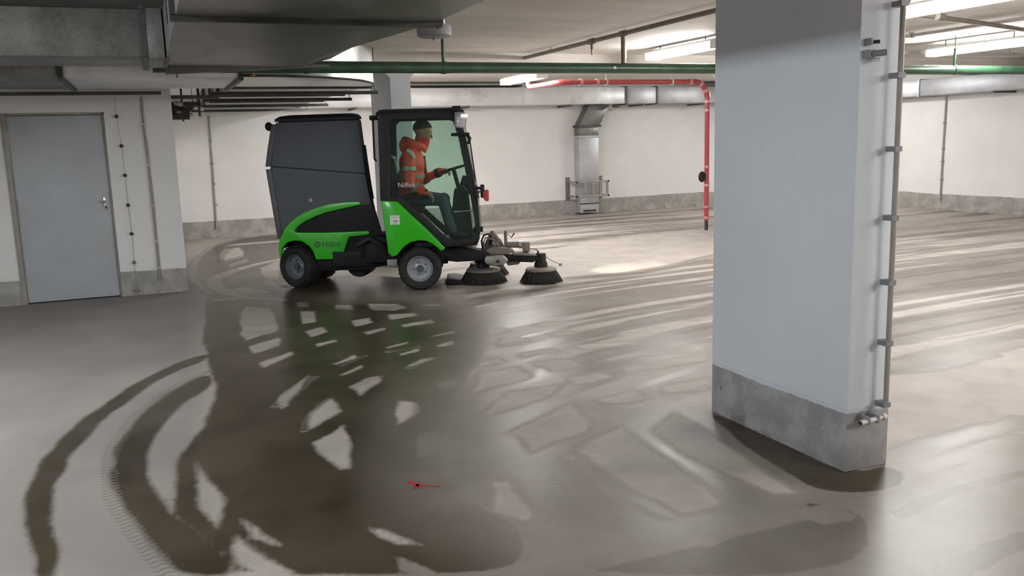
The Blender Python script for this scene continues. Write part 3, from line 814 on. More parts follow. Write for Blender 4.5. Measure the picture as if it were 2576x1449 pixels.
# lower duct: along the core wall, a wide bend, then away to the back wall
t = thing('bend_duct', 'galvanised duct with a wide rounded bend running back over the sweeper', 'duct', (1.6, 10.0, 2.25))
X_ = at(t.location)
MB(X_).box(-.62, .84, 8.55, 10.12, 2.25, 2.6).build('duct_section', 'duct_bright', t, bevel=.005)
MB(X_).box(XW + .02, -.66, 8.55, 10.12, 2.25, 2.6).build('duct_section', 'duct_steel', t, bevel=.005)
arc = [(.86 + 1.57 * math.sin(a), 10.12 - 1.57 * math.cos(a)) for a in [PI / 2 * i / 20 for i in range(21)]]
MB(X_).prism(arc + [(.88, 10.12)], 2.26, 2.62, 'z').build('bend', 'duct_polished', t, smooth=True)
lip = MB(X_)
lip.tube([(x, y, 2.262) for x, y in arc], .012, 6)
lip.build('bend_seam', 'flange_steel', t)
for (y0, y1, zb) in ((10.14, 11.6, 2.27), (11.64, 13.1, 2.275), (13.14, 14.6, 2.28), (14.64, 16.74, 2.285)):
    MB(X_).box(.88, 2.42, y0, y1, zb, min(zb + .27, 2.548)).build('duct_section', 'duct_steel', t, bevel=.004)
rect_ring(X_, 'x', .85, 8.55, 10.12, 2.25, 2.6).build('flange', 'flange_steel', t)
rect_ring(X_, 'x', -.64, 8.55, 10.12, 2.25, 2.6).build('flange', 'flange_steel', t)
for yy in (10.14, 11.62, 13.12, 14.62):
    rect_ring(X_, 'y', yy, .88, 2.42, 2.27, 2.5, .03, .04).build('flange', 'flange_steel', t)
for yy, x1 in ((10.55, 2.62), (12.0, 2.62), (13.6, 2.6), (15.2, 2.58)):
    c = MB(X_).box(.70, x1, yy - .02, yy + .02, 2.20, 2.24).build('support_channel', 'flange_steel', t)
    for xx in (.73, x1 - .03):
        MB(X_).tube([(xx, yy, 2.2), (xx, yy, 2.56 if 11 < yy < 12.15 else CEIL)], .006, 6).build('hanger_rod', 'flange_steel', c)
rods(X_, [(.3, 8.5), (-2.0, 8.5), (-2.0, 10.2)], 2.24, t)
MB(X_).box(XW + .02, XC - .1, 10.3, 10.36, 2.20, 2.235).build('support_channel', 'flange_steel', t)

# duct on the back wall with a branch going down to the floor
t = thing('wall_duct', 'bright galvanised duct fixed high along the back wall', 'duct', (8.0, 16.5, 2.3))
X_ = at(t.location)
edges = [2.6, 4.6, 6.95, 9.3, 10.05, 12.2, 14.43]
for a, b in zip(edges[:-1], edges[1:]):
    MB(X_).box(a + .01, b - .01, 16.2, YB - .01, 2.295, 2.63).build('duct_section', 'duct_bright' if a < 9 else 'duct_wall', t, bevel=.005)
for e in edges[1:-1]:
    rect_ring(X_, 'x', e, 16.2, YB - .01, 2.295, 2.63, .022, .035).build('flange', 'flange_steel' if e > 9 else 'duct_bright', t)
for xx in (3.6, 5.8, 8.0, 9.7, 11.2, 13.3):
    MB(X_).box(xx - .02, xx + .02, 16.16, YB - .005, 2.25, 2.28).build('support_channel', 'flange_steel', t)
MB(X_).ellipsoid((9.12, 16.3, 2.25), (.1, .06, .035)).build('inspection_cap', 'flange_steel', t, smooth=True)
MB(X_).box(2.6, 7.1, 16.55, YB - .01, 2.64, 2.70).build('dark_strip', 'dark_iron', t)  # dark strip along the wall in the gap over the duct

t = thing('drop_duct', 'flat grey exhaust duct running down the back wall to the floor', 'duct', (8.6, 16.6, .05))
X_ = at(t.location)
y0 = YB - .24
MB(X_).box(8.36, 8.82, y0, YB - .01, .42, 1.62).build('duct_section', 'duct_wall', t, bevel=.004)
MB(X_).box(8.36, 8.82, y0, YB - .01, 1.66, 1.84).build('duct_section', 'duct_steel', t, bevel=.004)
MB(X_).prism([(8.36, 1.86), (8.84, 1.86), (9.08, 2.29), (8.60, 2.29)], y0 - .02, YB - .01).build('offset_section', 'duct_steel', t, bevel=.004)
MB(X_).box(8.33, 8.87, y0 - .035, YB - .005, 1.835, 1.875).build('flange', 'flange_steel', t)
MB(X_).box(8.34, 8.84, y0 - .02, YB - .005, 1.62, 1.66).build('flange', 'duct_wall', t)
MB(X_).box(8.37, 8.81, y0 + .01, YB - .01, .04, .42).build('intake_box', 'duct_wall', t, bevel=.004)
MB(X_).box(8.44, 8.74, y0 + .003, y0 + .012, .06, .10).build('intake_mouth', 'dark_iron', t)
MB(X_).box(8.36, 8.82, y0 + .002, y0 + .02, .22, .245).build('seam', 'flange_steel', t)

t = thing('duct_guard', 'grey steel crash guard with uprights around the foot of the wall duct', 'guard rail', (8.58, 16.4, .4))
X_ = at(t.location)
for zz in (.40, .70):
    MB(X_).box(8.20, 8.98, YB - .40, YB - .36, zz - .02, zz + .02).build('rail', 'steel_grey', t, bevel=.004)
    for xx in (8.22, 8.96):
        MB(X_).box(xx - .02, xx + .02, YB - .40, YB - .005, zz - .018, zz + .018).build('side_arm', 'steel_grey', t)
for xx in (8.40, 8.59, 8.78, 8.94):
    MB(X_).box(xx - .02, xx + .02, YB - .395, YB - .365, .40, .70).build('upright', 'steel_grey', t)
for xx in (8.18, 8.96):
    MB(X_).box(xx - .045, xx + .045, YB - .03, YB - .001, .32, .80).build('wall_plate', 'dusty_metal', t, bevel=.003)

t = thing('side_duct', 'dull duct fixed high along the right wall', 'duct', (14.2, 9.0, 2.25))
X_ = at(t.location)
for a, b in ((1.0, 5.0), (5.04, 9.2), (9.24, 12.95), (12.99, 16.1)):
    MB(X_).box(13.95, XR - .03, a, b, 2.23, 2.53).build('duct_section', 'duct_wall', t, bevel=.005)
for e in (5.02, 9.22, 12.97):
    rect_ring(X_, 'y', e, 13.95, XR - .05, 2.23, 2.53, .02, .035).build('flange', 'duct_wall', t)
for yy in (7.2, 11.3, 14.6):
    MB(X_).box(13.9, XR - .002, yy - .02, yy + .02, 2.19, 2.22).build('support_channel', 'flange_steel', t)

# ------------------------------------------------------------------ pipes
GY, GZ = 8.385, 2.328
t = thing('green_pipe', 'thick green painted pipe slung across the hall below the ceiling', 'pipe', (5.0, GY, GZ))
X_ = at(t.location)
MB(X_).tube([(.1, GY, GZ), (XR - .6, GY, GZ)], .055, 16).build('pipe_run', 'green_pipe', t, smooth=True)
for xx in (2.76, 1.42, 7.2, 9.6, 12.3):
    c = MB(X_).tube([(xx - .02, GY, GZ), (xx + .02, GY, GZ)], .062, 16).build('pipe_clamp', 'green_pipe', t, smooth=True)
    MB(X_).tube([(xx, GY, GZ + .05), (xx, GY, CEIL)], .007, 6).build('hanger_rod', 'dark_iron', c)
    MB(X_).tube([(xx, GY, GZ + .05), (xx, GY, GZ + .27)], .017, 8).build('hanger_sleeve', 'green_pipe', c, smooth=True)
MB(X_).box(4.63, 4.66, GY - .058, GY - .054, GZ - .012, GZ + .015).build('paper_scrap', 'label_white', t)

BX, BZ = 4.78, 2.69
t = thing('sprinkler_pipe', 'brown sprinkler pipe running back under the ceiling with a drop to the green pipe', 'pipe', (BX, 9, BZ))
X_ = at(t.location)
MB(X_).tube([(BX, -3.0, BZ), (BX, 11.03, BZ)], .024, 12).build('pipe_run', 'brown_pipe', t, smooth=True)
MB(X_).tube([(BX, GY, BZ), (BX, GY, GZ + .056)], .024, 12).build('riser', 'brown_pipe', t, smooth=True)
MB(X_).tube([(BX, GY - .05, BZ), (BX, GY + .05, BZ)], .034, 12).build('tee_fitting', 'brown_pipe', t, smooth=True)
MB(X_).tube([(BX, 9.05, BZ), (BX, 9.17, BZ)], .034, 12).build('tee_fitting', 'brown_pipe', t, smooth=True)
for yy, l in ((9.1, .13), (4.6, .13)):
    h = MB(X_).tube([(BX, yy, BZ), (BX, yy, BZ - l * .7)], .016, 8).build('sprinkler_drop', 'brown_pipe', t, smooth=True)
    MB(X_).lathe([(.008, 0), (.013, -.02), (.006, -.045), (.016, -.055), (.016, -.058)], (BX, yy, BZ - l * .7), (0, 0, 1), 10).build('sprinkler_head', 'brass', h, smooth=True)
for yy in (10.2, 6.6, 3.2):
    MB(X_).tube([(BX, yy, BZ), (BX, yy, CEIL)], .008, 6).build('hanger_rod', 'brown_pipe', t)

def sprinkler(x, y, z0, l, label, mat='dark_iron'):
    t = thing('ceiling_sprinkler', label, 'sprinkler', (x, y, z0))
    X_ = at(t.location)
    MB(X_).tube([(x, y, z0), (x, y, z0 - l * .45)], .02, 10).build('drop_pipe', mat, t, smooth=True)
    MB(X_).lathe([(.016, 0), (.022, -.02), (.014, -.05), (.012, -.08)], (x, y, z0 - l * .45), (0, 0, 1), 10).build('body', 'brass', t, smooth=True)
    MB(X_).lathe([(.002, 0), (.022, -.004), (.022, -.008), (.002, -.01)], (x, y, z0 - l * .45 - .08), (0, 0, 1), 12).build('deflector', 'brass', t, smooth=True)
sprinkler(2.1, 5.55, CEIL, .36, 'brown sprinkler head on a short drop beside the main duct corner')
sprinkler(5.9, 10.3, CEIL, .2, 'small sprinkler head against the glare behind the green pipe', 'brown_pipe')
sprinkler(.95, 8.46, CEIL, .9, 'small sprinkler head in front of the bend duct', 'dark_iron')

# round detector under the duct edge
t = thing('ceiling_speaker', 'round grey drum shaped unit hanging beside the main duct', 'speaker', (2.06, 6.45, 2.38))
X_ = at(t.location)
MB(X_).lathe([(.01, 0), (.11, 0), (.128, .012), (.132, .06), (.125, .085), (.01, .085)], (2.06, 6.45, 2.38), (0, 0, 1), 32).build('drum', 'grey_box', t, smooth=True)
MB(X_).lathe([(.012, -.02), (.012, 0)], (2.06, 6.45, 2.38), (0, 0, 1), 10).build('nipple', 'clip_grey', t)
MB(X_).tube([(2.06, 6.45, 2.46), (2.06, 6.45, CEIL)], .012, 8).build('stem', 'clip_grey', t)

# red hydrant pipe: from the back, across in front of the wall, down the far pillar
RY, RZ = 12.22, 2.455
t = thing('red_pipe', 'red hydrant pipe turning down the far white pillar', 'pipe', (8.5, RY, .2))
X_ = at(t.location)
MB(X_).tube([(5.86, RY + 1.2, CEIL), (5.86, RY + 1.2, RZ + .08), (5.86, RY + 1.17, RZ + .02), (5.86, RY + 1.1, RZ), (5.86, RY + .35, RZ)], .04, 12).build('back_run', 'red_pipe', t, smooth=True)
el = [(5.86 + .2 - .2 * math.cos(a), RY + .2 - .2 * math.sin(a) + 0, RZ) for a in [PI / 2 * i / 6 for i in range(7)]]
MB(X_).tube([(5.86, RY + .36, RZ)] + el, .042, 12).build('elbow', 'red_pipe', t, smooth=True)
MB(X_).tube([(6.06, RY, RZ), (8.28, RY, RZ)], .04, 12).build('cross_run', 'red_pipe', t, smooth=True)
el = [(8.28 + .25 * math.sin(a), RY, RZ - .25 + .25 * math.cos(a)) for a in [PI / 2 * i / 8 for i in range(9)]]
MB(X_).tube(el, .046, 12).build('elbow', 'red_pipe', t, smooth=True)
MB(X_).tube([(8.53, RY, RZ - .25), (8.53, RY, .19)], .04, 12).build('riser', 'red_pipe', t, smooth=True)
for xx in (6.22, 6.5, 8.2):
    MB(X_).tube([(xx - .025, RY, RZ), (xx + .025, RY, RZ)], .049, 12).build('coupling', 'pale_coupling', t, smooth=True)
for i in (3, 6):
    p, q = Vector(el[i - 1]), Vector(el[i])
    MB(X_).tube([p, q], .052, 12).build('coupling', 'pale_coupling', t, smooth=True)
for zz in (2.14, 2.0, 1.08, .78, .42, .24):
    MB(X_).tube([(8.53, RY, zz - .02), (8.53, RY, zz + .02)], .048, 12).build('coupling', 'pale_coupling', t, smooth=True)
for xx in (6.66, 7.85):
    c = MB(X_).tube([(xx - .012, RY, RZ), (xx + .012, RY, RZ)], .05, 12).build('pipe_clamp', 'conduit_pale', t, smooth=True)
    MB(X_).tube([(xx, RY, RZ + .04), (xx, RY, CEIL)], .006, 6).build('hanger_rod', 'conduit_pale', c)
vw = MB(X_).tube([(8.53, RY, .92), (8.44, RY - .02, .92)], .02, 8).build('valve_stem', 'dark_iron', t, smooth=True)
MB(X_).lathe([(.02, -.02), (.075, -.028), (.088, -.012), (.088, .012), (.075, .028), (.02, .02)], (8.42, RY - .03, .92), (.5, -1, 0), 20).build('valve_wheel', 'black_plastic', vw, smooth=True)
MB(X_).tube([(8.53, RY, .19), (8.53, RY, .03)], .03, 10).build('foot', 'dark_iron', t, smooth=True)

# more pipes by the right hand lamps
t = thing('branch_pipe', 'bent brown branch pipe crossing in front of the right hand lamps', 'pipe', (7.5, 6.6, 2.66))
X_ = at(t.location)
MB(X_).tube([(6.55, 6.47, 2.68), (6.9, 6.48, 2.68), (7.25, 6.55, 2.67), (8.2, 6.84, 2.67), (9.35, 7.22, 2.67), (11.5, 7.9, 2.67)], .024, 10).build('pipe_run', 'brown_pipe', t, smooth=True)
MB(X_).tube([(7.18, 6.5, 2.67), (7.32, 6.55, 2.67)], .036, 10).build('fitting', 'brown_pipe', t, smooth=True)
for (xx, yy) in ((6.9, 6.42), (9.35, 7.22)):
    MB(X_).tube([(xx, yy, 2.67), (xx, yy, CEIL)], .008, 6).build('hanger_rod', 'brown_pipe', t)
t = thing('ceiling_conduit', 'thin grey conduit running back along the ceiling toward the far pillar', 'conduit', (8.66, 8.0, 2.71))
X_ = at(t.location)
MB(X_).tube([(8.66, 2.0, 2.715), (8.66, 11.03, 2.715)], .018, 8).build('conduit_run', 'conduit_grey', t, smooth=True)
for yy in (4.5, 6.5, 8.2, 10.0):
    MB(X_).box(8.63, 8.69, yy - .015, yy + .015, 2.69, CEIL).build('clip', 'clip_grey', t)
t = thing('cable_tray', 'thin cable trunking fixed under the ceiling beside the right hand lamps', 'trunking', (11.0, 8.0, 2.7))
X_ = at(t.location)
MB(X_).box(9.6, 14.0, 9.32, 9.40, 2.62, 2.66).build('tray', 'steel_grey', t)
for xx in (10.2, 11.8, 13.4):
    MB(X_).tube([(xx, 9.36, 2.66), (xx, 9.36, CEIL)], .008, 6).build('hanger_rod', 'clip_grey', t)

# conduits on walls
def conduit(pts, r, mat, label, clips, normal, cmat='clip_grey'):
    t = thing('wall_conduit', label, 'conduit', pts[-1])
    X_ = at(t.location)
    MB(X_).tube(pts, r, 8).build('conduit_run', mat, t, smooth=True)
    for c in clips:
        n = Vector(normal)
        s = Vector((0, 0, 1)).cross(n)
        c = Vector(c)
        lo = c - s * (r + .008) - Vector((0, 0, .012)) - n * (r + .004)
        hi = c + s * (r + .008) + Vector((0, 0, .012)) + n * (r + .028)
        MB(X_).box(min(lo.x, hi.x), max(lo.x, hi.x), min(lo.y, hi.y), max(lo.y, hi.y), lo.z, hi.z).build('clip', cmat, t)
conduit([(1.06, YB - .02, 2.2), (1.055, YB - .02, 1.4), (1.03, YB - .02, .17)], .016, 'conduit_grey', 'thin grey conduit down the back wall left of the sweeper',
        [(1.055, YB - .02, zz) for zz in (1.75, 1.35, .98, .6)], (0, 1, 0))
conduit([(-.018, YL - .016, 2.19), (-.008, YL - .016, 1.2), (-.006, YL - .016, .15)], .013, 'conduit_grey', 'thin grey conduit down the core wall right of the steel door',
        [(-.012, YL - .016, zz) for zz in (1.9, 1.45, 1.0, .6, .3)], (0, 1, 0), 'conduit_pale')
conduit([(XR - .02, 12.755, 2.22), (XR - .02, 12.77, 1.2), (XR - .02, 12.772, .18)], .018, 'conduit_grey', 'thin grey conduit down the right wall below the duct',
        [(XR - .02, 12.765, zz) for zz in (1.7, 1.2, .95, .6)], (1, 0, 0))
conduit([(3.097, 2.985, CEIL), (3.097, 2.985, .315)], .0125, 'conduit_grey', 'brownish conduit standing off the face of the near pillar',
        [(3.090, 2.985, zz) for zz in (2.14, 1.835, 1.514, 1.205, .908, .623, .328)], (0, 1, 0))

# short water pipe with open end at the foot of the pillar, and the stub high up
t = thing('tap_pipe', 'short grey pipe with open end clipped to the foot of the near pillar', 'pipe', (3.02, 2.99, .265))
X_ = at(t.location)
MB(X_).tube([(2.948, 2.985, .258), (3.03, 2.985, .263), (3.085, 2.985, .268)], .0125, 10).build('pipe_piece', 'conduit_pale', t, smooth=True)
MB(X_).tube([(2.943, 2.985, .2577), (2.949, 2.985, .258)], .010, 10).build('open_end', 'dark_iron', t)
MB(X_).tube([(3.078, 2.985, .2675), (3.097, 2.985, .2685)], .017, 10).build('end_fitting', 'conduit_pale', t, smooth=True)
for xx in (2.99, 3.045):
    MB(X_).box(xx - .008, xx + .008, 2.972, 3.04, .245, .283).build('clip', 'clip_grey', t, bevel=.002)
t = thing('pipe_stub', 'small dark open pipe stub clipped high on the near pillar', 'pipe', (2.97, 2.97, 1.93))
X_ = at(t.location)
MB(X_).tube([(2.945, 3.0, 1.927), (2.985, 2.96, 1.93)], .014, 10).build('stub', 'clip_grey', t, smooth=True)
MB(X_).tube([(2.985, 2.96, 1.93), (2.9865, 2.9585, 1.93)], .011, 10).build('open_end', 'black_plastic', t)
MB(X_).box(2.93, 2.96, 2.995, 3.04, 1.91, 1.945).build('clip', 'clip_grey', t)
MB(X_).box(2.938, 2.95, 3.0, 3.04, 1.965, 1.995).build('bracket', 'clip_grey', t)
MB(X_).lathe([(.008, 0), (.008, .03)], (2.955, 3.01, 1.978), (.7, -.7, 0), 8).build('screw', 'dark_iron', t)
MB(X_).box(2.965, 2.975, 2.97, 3.04, 1.895, 1.91).build('tab', 'conduit_pale', t)

# wire with round knobs beside the door
t = thing('knob_wire', 'vertical wire with a row of black knobs on the core wall by the door', 'wire', (-.265, YL, .05))
X_ = at(t.location)
ks = [(-.285, 1.984), (-.267, 1.667), (-.262, 1.347), (-.261, 1.019), (-.254, .7), (-.26, .378), (-.258, .06)]
MB(X_).tube([(-.29, YL - .02, 2.2)] + [(a, YL - .02, b) for a, b in ks], .0022, 6).build('wire', 'clip_grey', t)
for a, b in ks:
    k = MB(X_).lathe([(.004, 0), (.016, .0), (.02, .012), (.016, .026), (.004, .03)], (a, YL - .012, b), (0, -1, 0), 14).build('knob', 'dark_iron' if b > .5 else 'dusty_metal', t, smooth=True)
    MB(X_).tube([(a, YL - .015, b), (a, YL, b)], .006, 6).build('pin', 'clip_grey', k)

# brackets and pipe ends in the dark corner over the core wall's end
t = thing('pipe_bracket', 'dark cluster of brackets and pipe ends at the corner of the core wall', 'bracket', (.5, 10.9, 2.1))
X_ = at(t.location)
MB(X_).box(.29, .80, 10.62, 10.68, 2.17, 2.21).build('channel', 'flange_steel', t)
MB(X_).box(.29, .62, 11.0, 11.06, 2.10, 2.15).build('channel', 'dark_iron', t)
MB(X_).box(.30, .52, 11.8, 11.86, 1.98, 2.06).build('channel', 'dark_iron', t)
MB(X_).tube([(.34, 10.7, 2.13), (.72, 12.6, 2.14)], .03, 8).build('pipe_end', 'conduit_grey', t, smooth=True)
MB(X_).tube([(.33, 10.9, 2.05), (.56, 12.2, 2.05)], .022, 8).build('pipe_end', 'dark_iron', t, smooth=True)
MB(X_).tube([(.62, 11.4, 2.0), (.62, 11.4, 2.56)], .014, 8).build('hanger_rod', 'dark_iron', t)
MB(X_).tube([(.45, 12.0, 1.96), (.45, 12.0, 2.56)], .012, 8).build('hanger_rod', 'dark_iron', t)
MB(X_).prism([(.3, 2.02), (.45, 1.99), (.62, 2.17), (.3, 2.17)], 11.3, 11.32).build('gusset', 'dark_iron', t)

# red survey cross on the floor
t = MB()
for (x0, y0, x1, y1, w) in ((1.015, 3.87, 1.05, 3.76, .012), (1.018, 3.775, 1.06, 3.845, .012), (1.04, 3.81, 1.135, 3.74, .006)):
    d = Vector((x1 - x0, y1 - y0, 0)).normalized()
    n = Vector((-d.y, d.x, 0)) * w
    t.prism([(x0 + n.x, y0 + n.y), (x1 + n.x * .4, y1 + n.y * .4), (x1 - n.x * .4, y1 - n.y * .4), (x0 - n.x, y0 - n.y)], .0004, .0016, 'z')
tag(t.build('floor_mark', 'red_mark'), 'small red spray painted cross on the wet floor', 'mark')

# ------------------------------------------------------------------ street sweeper
SW_LOC, SW_RZ = (2.674, 9.235, 0.0), math.radians(-20)
sw = thing('street_sweeper', 'green and charcoal compact street sweeper with glass cab and front brushes', 'sweeper', SW_LOC, SW_RZ)
_c, _s = math.cos(math.radians(-10)), math.sin(math.radians(-10))
def RT(u, w, z):
    """rear half of the articulated machine, swung ten degrees about its joint"""
    return (-1.413 + u * _c - w * _s, .4405 + u * _s + w * _c, z)

WR = .72          # far side of the rear half
def interp(tab, z):
    for (z0, a0), (z1, a1) in zip(tab[:-1], tab[1:]):
        if z <= z1:
            return a0 + (a1 - a0) * (z - z0) / (z1 - z0)
    return tab[-1][1]
ULT = [(.5, -.17), (.6, -.185), (1.41, -.265), (1.88, -.150), (2.0, -.12)]
URT = [(.5, .99), (.6, .985), (1.0, .905), (1.3, .87), (1.88, .822), (2.0, .80)]
def plan(zc, slope=0.0, grow=0.0):
    ul, ur = interp(ULT, zc) - grow, interp(URT, zc) + grow
    w0, w1 = -.06 - grow, WR + grow
    pts = [(ul + .03, w0), (ul + .3, w0), (ur - .2, w0), (ur - .07, w0), (ur - .02, w0 + .02), (ur, w0 + .07), (ur - .15, w0 + .35), (ur - .28, w1 - .12), (ur - .38, w1),
           (ul + .3, w1), (ul + .03, w1), (ul, w1 - .03), (ul, w0 + .03)]
    return [(u, w, zc + slope * (u - .3)) for u, w in pts]
SL = -.097
MB(RT).loft([plan(.56), plan(.8), plan(1.1), plan(1.333, SL)]).build('hopper_tank', 'hopper_grey', sw, smooth=True)
MB(RT).loft([plan(1.345, SL), plan(1.6), plan(1.872)]).build('hopper_lid', 'hopper_grey', sw, smooth=True)
MB(RT).loft([plan(1.331, SL, -.012), plan(1.347, SL, -.012)]).build('hopper_seal', 'black_plastic', sw)
MB(RT).loft([plan(1.868, 0, -.02), plan(1.885, 0, -.02)]).build('roof_seal', 'black_plastic', sw)
MB(RT).loft([plan(1.884, 0, .012), plan(1.91, 0, .015), plan(1.94, 0, -.02), plan(1.955, 0, -.10)]).build('hopper_roof', 'charcoal_plastic', sw, smooth=True)
# rear tailgate: a lighter strip round the back edge
def strip(z):
    ul = interp(ULT, z)
    return [(ul - .035, -.075, z), (ul + .03, -.075, z), (ul + .03, WR + .015, z), (ul - .035, WR + .015, z)]
MB(RT).loft([strip(.57), strip(.9), strip(1.36)]).build('tailgate', 'hopper_edge', sw, bevel=.008)
MB(RT).loft([strip(1.39), strip(1.60), strip(1.85)]).build('tailgate', 'hopper_edge', sw, bevel=.008)
k = MB(RT).lathe([(.005, -.012), (.022, -.012), (.026, 0), (.026, .02)], (.21, -.06, 1.006), (0, 1, 0), 16).build('latch_knob', 'steel_grey', sw, smooth=True)
b = MB(RT).tube([(-.16, .0, 1.84), (-.20, -.02, 1.845)], .014, 8).build('lamp_stalk', 'black_plastic', sw, smooth=True)
MB(RT).ellipsoid((-.238, -.03, 1.835), (.042, .045, .05)).build('rear_lamp', 'black_plastic', b, smooth=True)
# side edge grip strip on the hopper front corner
MB(RT).loft([[(interp(URT, z) - .012, -.035, z), (interp(URT, z) + .012, -.02, z), (interp(URT, z) + .012, .03, z), (interp(URT, z) - .012, .03, z)] for z in (1.0, 1.2, 1.45, 1.6)]).build('hinge_strip', 'black_plastic', sw, smooth=True)

GREEN_REAR = [(-.20, .36), (-.205, .45), (-.19, .55), (-.12, .68), (-.05, .762), (.045, .825), (.145, .877), (.29, .925), (.43, .960), (.60, .976), (.77, .98), (.80, .97), (.80, .945),
              (.66, .915), (.53, .892), (.38, .860), (.26, .82), (.14, .77), (.055, .72), (.005, .675), (.0, .655), (.02, .643), (.3, .637), (.58, .640), (.855, .65),
              (.88, .635), (.875, .61), (.83, .60), (.635, .585), (.53, .33), (.235, .328), (.225, .36), (.205, .42), (.16, .49), (.085, .538), (0, .550), (-.09, .533), (-.15, .48), (-.172, .42), (-.178, .36)]
for a, b_ in ((-.095, -.04), (WR + .02, WR + .075)):
    MB(RT).prism(GREEN_REAR if a < 0 else [(min(u, .42 + .02 * z), z) for u, z in GREEN_REAR], a, b_).build('rear_fender', 'sweeper_green', sw, bevel=.010, seg=3)
DARKP = [(0, .64), (.06, .73), (.14, .775), (.38, .865), (.66, .92), (.89, .945), (.93, .92), (.97, .80), (1.02, .60), (.96, .50), (.92, .33), (.53, .33), (.635, .60), (.3, .62)]
for a, b_ in ((-.062, -.045), (WR + .025, WR + .04)):
    MB(RT).prism(DARKP if a < 0 else [(min(u, .42 + .02 * z), z) for u, z in DARKP], a, b_).build('side_grille', 'black_plastic', sw, bevel=.003)
for i in range(5):
    zz = .69 + i * .045
    u0 = (.10, .14, .22, .38, .55)[i]
    MB(RT).box(u0, .84, -.068, -.06, zz, zz + .012).build('grille_slat', 'black_plastic', sw)
MB(RT).box(-.10, 1.0, .05, WR - .05, .26, .56).build('rear_chassis', 'black_plastic', sw, bevel=.01)
MB(RT).prism([(.18, .32), (.95, .33), (1.0, .30), (.98, .24), (.80, .20), (.22, .19)], -.03, .02).build('side_sill', 'black_plastic', sw, bevel=.004)
MB(RT).box(.60, .82, -.036, -.031, .296, .302).build('sill_trim', 'handle_alu', sw)
MB(RT).lathe([(.02, 0), (.14, .0), (.155, .04), (.155, .28), (.14, .32), (.02, .32)], (.66, .10, .245), (0, 1, 0), 24).build('suction_mouth', 'black_plastic', sw, smooth=True)

for a, b_ in ((.15, .17), (WR - .20, WR - .18)):
    MB(RT).prism([(-.19, .30), (-.19, .60), (.0, .66), (.25, .62), (.27, .30)], a, b_).build('wheel_liner', 'black_plastic', sw)
MB(RT).prism([(-.19, .45), (-.16, .54), (-.09, .58), (0, .595), (.10, .58), (.18, .53), (.24, .44), (.23, .60), (.0, .70), (-.13, .66)], -.038, .15).build('arch_liner', 'black_plastic', sw)

# lettering on the green side panel: round mark and the maker's name
def side_place(u0, z0):
    return lambda x, y, d: RT(u0 + x, -.0965 - d, z0 + y)
text_part('Nilfisk', .088, 'letter_dark', sw, 'lettering', side_place(.315, .475), .0012)
lg = MB(RT)
ring_o = [(.262 + .036 * math.cos(a), .503 + .036 * math.sin(a)) for a in [2 * PI * i / 24 for i in range(24)]]
ring_i = [(.262 + .021 * math.cos(a), .503 + .021 * math.sin(a)) for a in [2 * PI * i / 24 for i in range(24)]]
lg.ring(ring_o, ring_i, -.098, -.0955)
lg.prism([(.25, .492), (.257, .49), (.276, .514), (.269, .516)], -.098, -.0955)
lg.build('round_logo', 'letter_dark', sw)

# wheels
def wheel(cx, cy, R, wd, yaw, name, rim, dark=False):
    ax = (math.sin(yaw), -math.cos(yaw), 0)      # outward to the near side
    h = wd / 2
    tp = [(R * .60, -h * .8), (R * .75, -h), (R * .90, -h * .98), (R * .985, -h * .7), (R, -h * .3), (R, h * .3), (R * .985, h * .7), (R * .90, h * .98), (R * .75, h), (R * .60, h * .8)]
    o = MB().lathe(tp, (cx, cy, R), ax, 40, closed=True).build('tyre', 'tyre_rubber', sw, smooth=True)
    tr = MB()
    A = Vector(ax)
    S = A.cross(Vector((0, 0, 1))).normalized()
    for i in range(30):
        a = 2 * PI * i / 30
        rad = S * math.cos(a) + Vector((0, 0, 1)) * math.sin(a)
        tan = -S * math.sin(a) + Vector((0, 0, 1)) * math.cos(a)
        for sgn in (-1, 1):
            c = Vector((cx, cy, R)) + rad * (R - .004) + A * (sgn * h * .42)
            e1, e2, e3 = rad * .006, tan * .010 + A * (.006 * sgn), A * (h * .36)
            vs_ = [c + x * e1 + y * e2 + z_ * e3 for x in (-1, 1) for y in (-1, 1) for z_ in (-1, 1)]
            tr.add([tuple(v) for v in vs_], [(0, 1, 3, 2), (4, 6, 7, 5), (0, 4, 5, 1), (2, 3, 7, 6), (0, 2, 6, 4), (1, 5, 7, 3)])
    tg = tr.build('tread', 'tyre_rubber', o)
    rp = [(R * .62, h * .78), (R * .585, h * .82), (R * .56, h * .62), (R * .50, h * .35), (R * .30, h * .28), (R * .22, h * .42), (.004, h * .42)]
    r = MB().lathe([(R * .62, -h * .75)] + rp, (cx, cy, R), ax, 32).build('rim', rim, sw, smooth=True)
    MB().lathe([(.004, h * .62), (R * .15, h * .62), (R * .17, h * .50), (R * .17, h * .35)], (cx, cy, R), ax, 20).build('hub', 'hopper_grey', r, smooth=True)
    for i in range(5):
        a = 2 * PI * i / 5
        c = Vector((cx, cy, R)) + (S * math.cos(a) + Vector((0, 0, 1)) * math.sin(a)) * R * .30 + A * (h * .28)
        MB().lathe([(.009, 0), (.009, .012), (.002, .014)], c, ax, 6).build('wheel_bolt', 'hopper_grey', r)
    return o
wheel(0.0, 0.0, .237, .20, 0.0, 'wheel', 'rim_paint')
wheel(0.0, .84, .237, .20, 0.0, 'wheel', 'rim_paint')
ra = math.radians(-10 - 24)
x, y, _ = RT(0, .03, 0)
wheel(x, y, .242, .235, ra, 'wheel', 'rim_dark')
x, y, _ = RT(0, WR - .08, 0)
wheel(x, y, .242, .235, ra, 'wheel', 'rim_dark')

